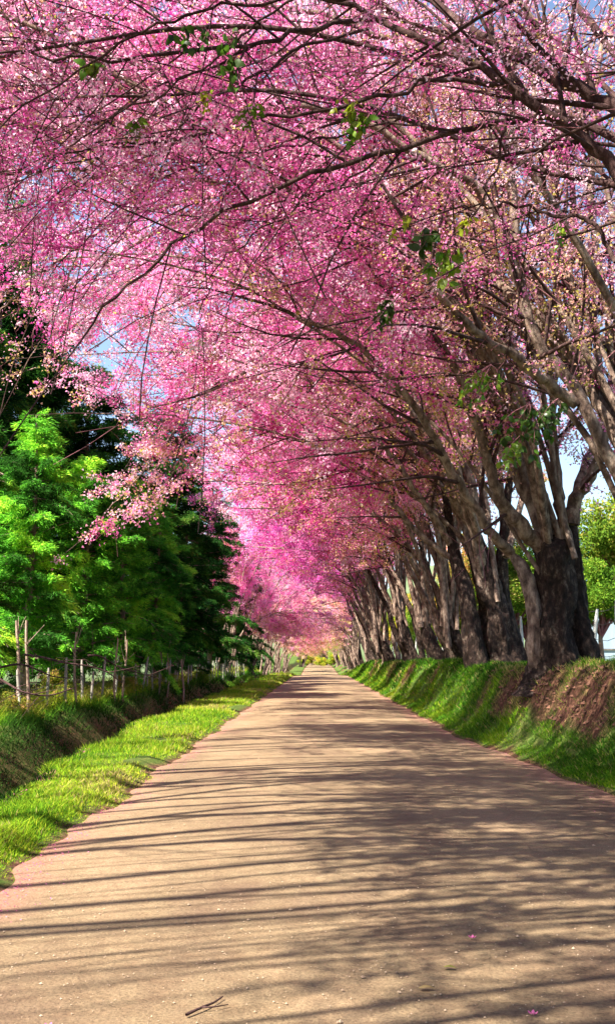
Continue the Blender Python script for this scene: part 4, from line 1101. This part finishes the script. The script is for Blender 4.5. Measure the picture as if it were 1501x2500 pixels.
# verge on the left
n = 95000; Y = samp_y(n, 5.5, 120, R); rl, vl = road_l(Y), verge_l(Y)
X = rl + 0.06 + .13 * np.clip(wav(X0 := Y * 0, Y, 75, 5.0, 3), -1, 1) - (rl + 0.06 - vl + 0.12) * R.uniform(0, 1, n)
den = wav(X, Y, 61, 2.2, 4)
bare = (wav(X, Y * .6, 62, 1.0, 3) > 0.45) & (X > rl - .45)
k = (den > -0.75) & ~bare; X, Y, den = X[k], Y[k], den[k]
edge = np.clip((road_l(Y) - X) / .25, .25, 1)
tint = np.clip(.70 + .28 * wav(X, Y, 63, 1.3, 3) + R.normal(0, .17, len(X)), 0, 1)
tag(blades('verge_grass', X, Y, (0.03 + .045 * np.clip(den + .5, 0, 1)) * R.uniform(.6, 1.4, len(X)) * edge * (1 + Y / 60), 0.9, tint, M['grass']),
    'bright green low grass on the strip between road and ditch', 'grass')
# ditch and far bank on the left; ditch shade painted as near-black blade tint
n = 70000; Y = samp_y(n, 8, 120, R); vl = verge_l(Y)
X = vl - R.uniform(0.0, 4.2, n)
den = wav(X, Y, 64, 1.4, 4); keepm = den > np.where(X > vl - 1.7, -0.55, -.9); X, Y = X[keepm], Y[keepm]
far = np.clip((verge_l(Y) - X - 1.5) / 0.8, 0, 1)
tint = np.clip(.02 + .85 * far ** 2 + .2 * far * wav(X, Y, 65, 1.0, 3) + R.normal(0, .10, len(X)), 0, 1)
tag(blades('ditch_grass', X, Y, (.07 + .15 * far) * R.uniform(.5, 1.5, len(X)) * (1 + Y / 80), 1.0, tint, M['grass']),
    'rough grass and weeds in and behind the ditch at the left', 'grass')
# broad-leaved weeds: ditch ones coloured dark to paint its shade, sunny ones at the foot of the fence
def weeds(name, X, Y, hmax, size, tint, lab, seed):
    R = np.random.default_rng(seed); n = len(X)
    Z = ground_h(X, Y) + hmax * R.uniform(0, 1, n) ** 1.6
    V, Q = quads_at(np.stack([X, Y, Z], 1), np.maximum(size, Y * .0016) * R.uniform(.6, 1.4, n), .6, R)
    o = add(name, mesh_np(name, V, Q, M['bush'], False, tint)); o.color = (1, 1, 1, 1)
    tag(o, lab, 'weeds', kind='stuff')
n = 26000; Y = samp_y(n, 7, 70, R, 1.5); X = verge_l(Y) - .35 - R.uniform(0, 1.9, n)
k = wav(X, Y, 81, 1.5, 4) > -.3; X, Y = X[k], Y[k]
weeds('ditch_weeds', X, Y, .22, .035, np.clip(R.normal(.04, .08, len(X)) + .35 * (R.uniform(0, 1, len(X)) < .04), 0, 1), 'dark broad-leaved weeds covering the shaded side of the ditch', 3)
n = 22000; Y = samp_y(n, 14, 90, R, 1.3); X = verge_l(Y) - 1.9 - R.uniform(0, 2.6, n)
k = wav(X, Y, 82, 1.2, 4) > -.05; X, Y = X[k], Y[k]
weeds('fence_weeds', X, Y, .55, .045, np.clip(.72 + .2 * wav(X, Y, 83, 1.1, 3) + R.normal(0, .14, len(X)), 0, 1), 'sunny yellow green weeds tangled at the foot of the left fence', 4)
# right bank
n = 230000; Y = samp_y(n, 9.5, 120, R, 1.5); rr = road_r(Y)
t = R.uniform(-.05, 1.5, n); X = rr + t * 1.5 + .12 * wav(Y * 0, Y, 76, 4.0, 3) * (t < .3)
so = soilness(X, Y); ru = R.uniform(0, 1, n); keepm = (ru > (so - .3) * 1.3) & (wav(X, Y, 66, 2, 3) > -.8)
X, Y, t = X[keepm], Y[keepm], t[keepm]
tint = np.clip(.46 + .34 * wav(X, Y, 67, 1.2, 4) + R.normal(0, .13, len(X)) - .1 * (t > .6), 0, 1)
tint = np.where(R.uniform(0, 1, len(X)) < .04 + .5 * (soilness(X, Y) > .5), .97, tint)
tag(blades('bank_grass', X, Y, (.05 + .06 * np.clip(wav(X, Y, 68, 1.6, 3) + .5, 0, 1)) * R.uniform(.5, 1.5, len(X)) * np.clip(.3 + t * 3, .3, 1) * .68 * (1 + Y / 60), 1.2, tint, M['grass']),
    'lush grass covering the bank at the right of the road', 'grass')
# fallen petals along the ditch, the road edges and the road
def litter(name, X, Y, Z, size, tint, lab, mat):
    n = len(X); R = np.random.default_rng(n)
    cen = np.stack([X, Y, Z], 1); a = R.normal(size=(n, 3)) * [1, 1, .35]; a /= np.linalg.norm(a, axis=1)[:, None]
    b = np.cross(a, R.normal(size=(n, 3)) * .3 + [0, 0, 1]); b /= np.linalg.norm(b, axis=1)[:, None]
    s = size[:, None] * .5
    V = np.stack([cen - a * s, cen + b * s * .7, cen + a * s, cen - b * s * .7], 1).reshape(-1, 3)
    tag(add(name, mesh_np(name, V, np.arange(4 * n).reshape(-1, 4), mat, False, tint)), lab, 'petals', kind='stuff')
n = 16000; Y = samp_y(n, 6, 90, R, 1.4); vl = verge_l(Y); X = vl - np.abs(R.normal(0, .35, n)) + .05
k = wav(X, Y, 70, .9, 3) > -.1; X, Y = X[k], Y[k]
litter('fallen_petals', X, Y, ground_h(X, Y) + R.uniform(.005, .04, len(X)), np.maximum(.014, Y * .0007) * R.uniform(.7, 1.3, len(X)), R.uniform(0, .5, len(X)), 'drift of fallen pink petals along the lip of the ditch', M['petal'])
n = 3500; Y = samp_y(n, 5, 60, R, 1.4)
X = np.where(R.uniform(0, 1, n) < .5, road_l(Y) + np.abs(R.normal(0, .12, n)), road_r(Y) - np.abs(R.normal(0, .25, n)))
Z = np.array([road_z(a, b) for a, b in zip(X, Y)]) + .006
litter('scattered_petals', X, Y, Z, np.full(n, .012), R.uniform(0, .7, n), 'small pink petals scattered at the edges of the road', M['petal'])
# pebbles
n = 5000; Y = samp_y(n, 3.3, 40, R, 1.6); rl, rr = road_l(Y), road_r(Y); X = rl + (rr - rl) * R.uniform(0.01, .99, n)
Z = np.array([road_z(a, b) for a, b in zip(X, Y)]) - .001
s = R.uniform(.002, .006, n)[:, None] * np.where(R.uniform(0, 1, n) < .04, 2.0, 1)[:, None]
cen = np.stack([X, Y, Z], 1)
dv = np.array([[1, 0, 0], [0, 1, 0], [-1, 0, 0], [0, -1, 0], [0, 0, .8]])
V = (cen[:, None, :] + dv[None] * s[:, None, :] * R.uniform(.7, 1.3, (n, 5, 1))).reshape(-1, 3)
b = np.arange(n)[:, None] * 5
T = np.vstack([b + np.array([[i, (i + 1) % 4, 4]]) for i in range(4)])
tag(add('pebbles', mesh_np('pebbles', V, T, M['pebble'], False)), 'fine gravel lying on the road surface', 'gravel', kind='stuff')

n = 1400; Y = samp_y(n, 10, 45, R, 1.5); t = R.uniform(.45, .98, n); X = road_r(Y) + 1.22 * t
kk = soilness(X, Y) > .35; X, Y = X[kk], Y[kk]; n = len(X)
cen = np.stack([X, Y, ground_h(X, Y)], 1); s = R.uniform(.012, .05, n)[:, None]
dv = np.array([[1, 0, -.2], [0, 1, 0], [-1, 0, .2], [0, -1, 0], [.2, 0, .9]])
V = (cen[:, None, :] + dv[None] * s[:, None, :] * R.uniform(.6, 1.4, (n, 5, 1))).reshape(-1, 3)
b = np.arange(n)[:, None] * 5
M['clod'] = rough_mat('clod', [(0.3, (0.07, 0.032, 0.022)), (0.7, (0.26, 0.13, 0.085))], bump=.5)
tag(add('earth_clods', mesh_np('earth_clods', V, np.vstack([b + np.array([[i, (i + 1) % 4, 4]]) for i in range(4)]), M['clod'], False)), 'reddish clods of earth on the bare upper part of the right bank', 'soil', kind='stuff')
# single things lying on the road
def fallen_blossom(px, py, Y, lab):
    x = P(px, py, Y)[0]; root = thing('fallen_blossom', lab, 'flower', (x, Y, road_z(x, Y) + .002), 0, 'fallen blossoms on the near road')
    for i in range(5):
        an = i * 1.257
        t = np.linspace(0, 1, 5); wv = .007 * np.sin(np.pi * np.clip(t * .9 + .05, 0, 1)); rr_ = .004 + .016 * t; zz = .004 + .010 * t ** 2
        a = np.array([math.cos(an), math.sin(an), 0]); b = np.array([-a[1], a[0], 0])
        V = np.vstack([np.stack([a * r_ + b * s_ * w_ + [0, 0, z_] for r_, w_, z_ in zip(rr_, wv, zz)]) for s_ in (-1, 1)])
        Q = np.array([[j, j + 1, j + 6, j + 5] for j in range(4)])
        add('petal', mesh_np('petal', V, Q, M['petal'], True, np.full(4, .6)), root)
def yroad(py): return CAMZ * F / (py - 1609)
for px, py, lab in [(1151, 2259, 'small pink blossom lying on the road at the right'), (121, 2450, 'small pink blossom lying on the road at the lower left corner'), (1298, 2428, 'small pink blossom lying on the road at the lower right')]:
    fallen_blossom(px, py, yroad(py) * .97, lab)
def fallen_leaf(px, py, s, t, rz, lab):
    Y = yroad(py) * .97; x = P(px, py, Y)[0]
    V = LV.copy()[:, [0, 2, 1]] * s; V[:, 2] = np.abs(V[:, 2]) * 1.3 + .002; V[:, 1] += s * .5
    o = add('fallen_leaf', mesh_np('fallen_leaf', V, LF, M['bush'], True, np.full(len(LF), t)))
    o.location = (x, Y, road_z(x, Y) + .002); o.rotation_euler = (0, 0, rz); o.color = (1, 1, 1, 1)
    tag(o, lab, 'leaf')
fallen_leaf(1040, 2371, .07, .99, 1.5, 'pale dry leaf lying flat on the near road')
fallen_leaf(1097, 2325, .06, .9, 1.2, 'small brown leaf curled on the road above the pale one')
Yt = yroad(2412) * .97; xt = P(500, 2412, Yt)[0]
tb = Tubes(); tb.tube(spline([(-.06, -.09, .008), (-.01, -.02, .012), (.03, .05, .008), (.06, .12, .01)], 10), np.linspace(.006, .003, 10), 6, knob=.1)
tb.tube(spline([(-.01, -.02, .012), (.04, -.01, .012), (.09, .03, .008)], 6), np.linspace(.004, .002, 6), 5)
o = add('fallen_twig', tb.mesh('fallen_twig', M['bark_dark'])); o.location = (xt, Yt, road_z(xt, Yt)); tag(o, 'short dark forked twig lying on the near road', 'twig')
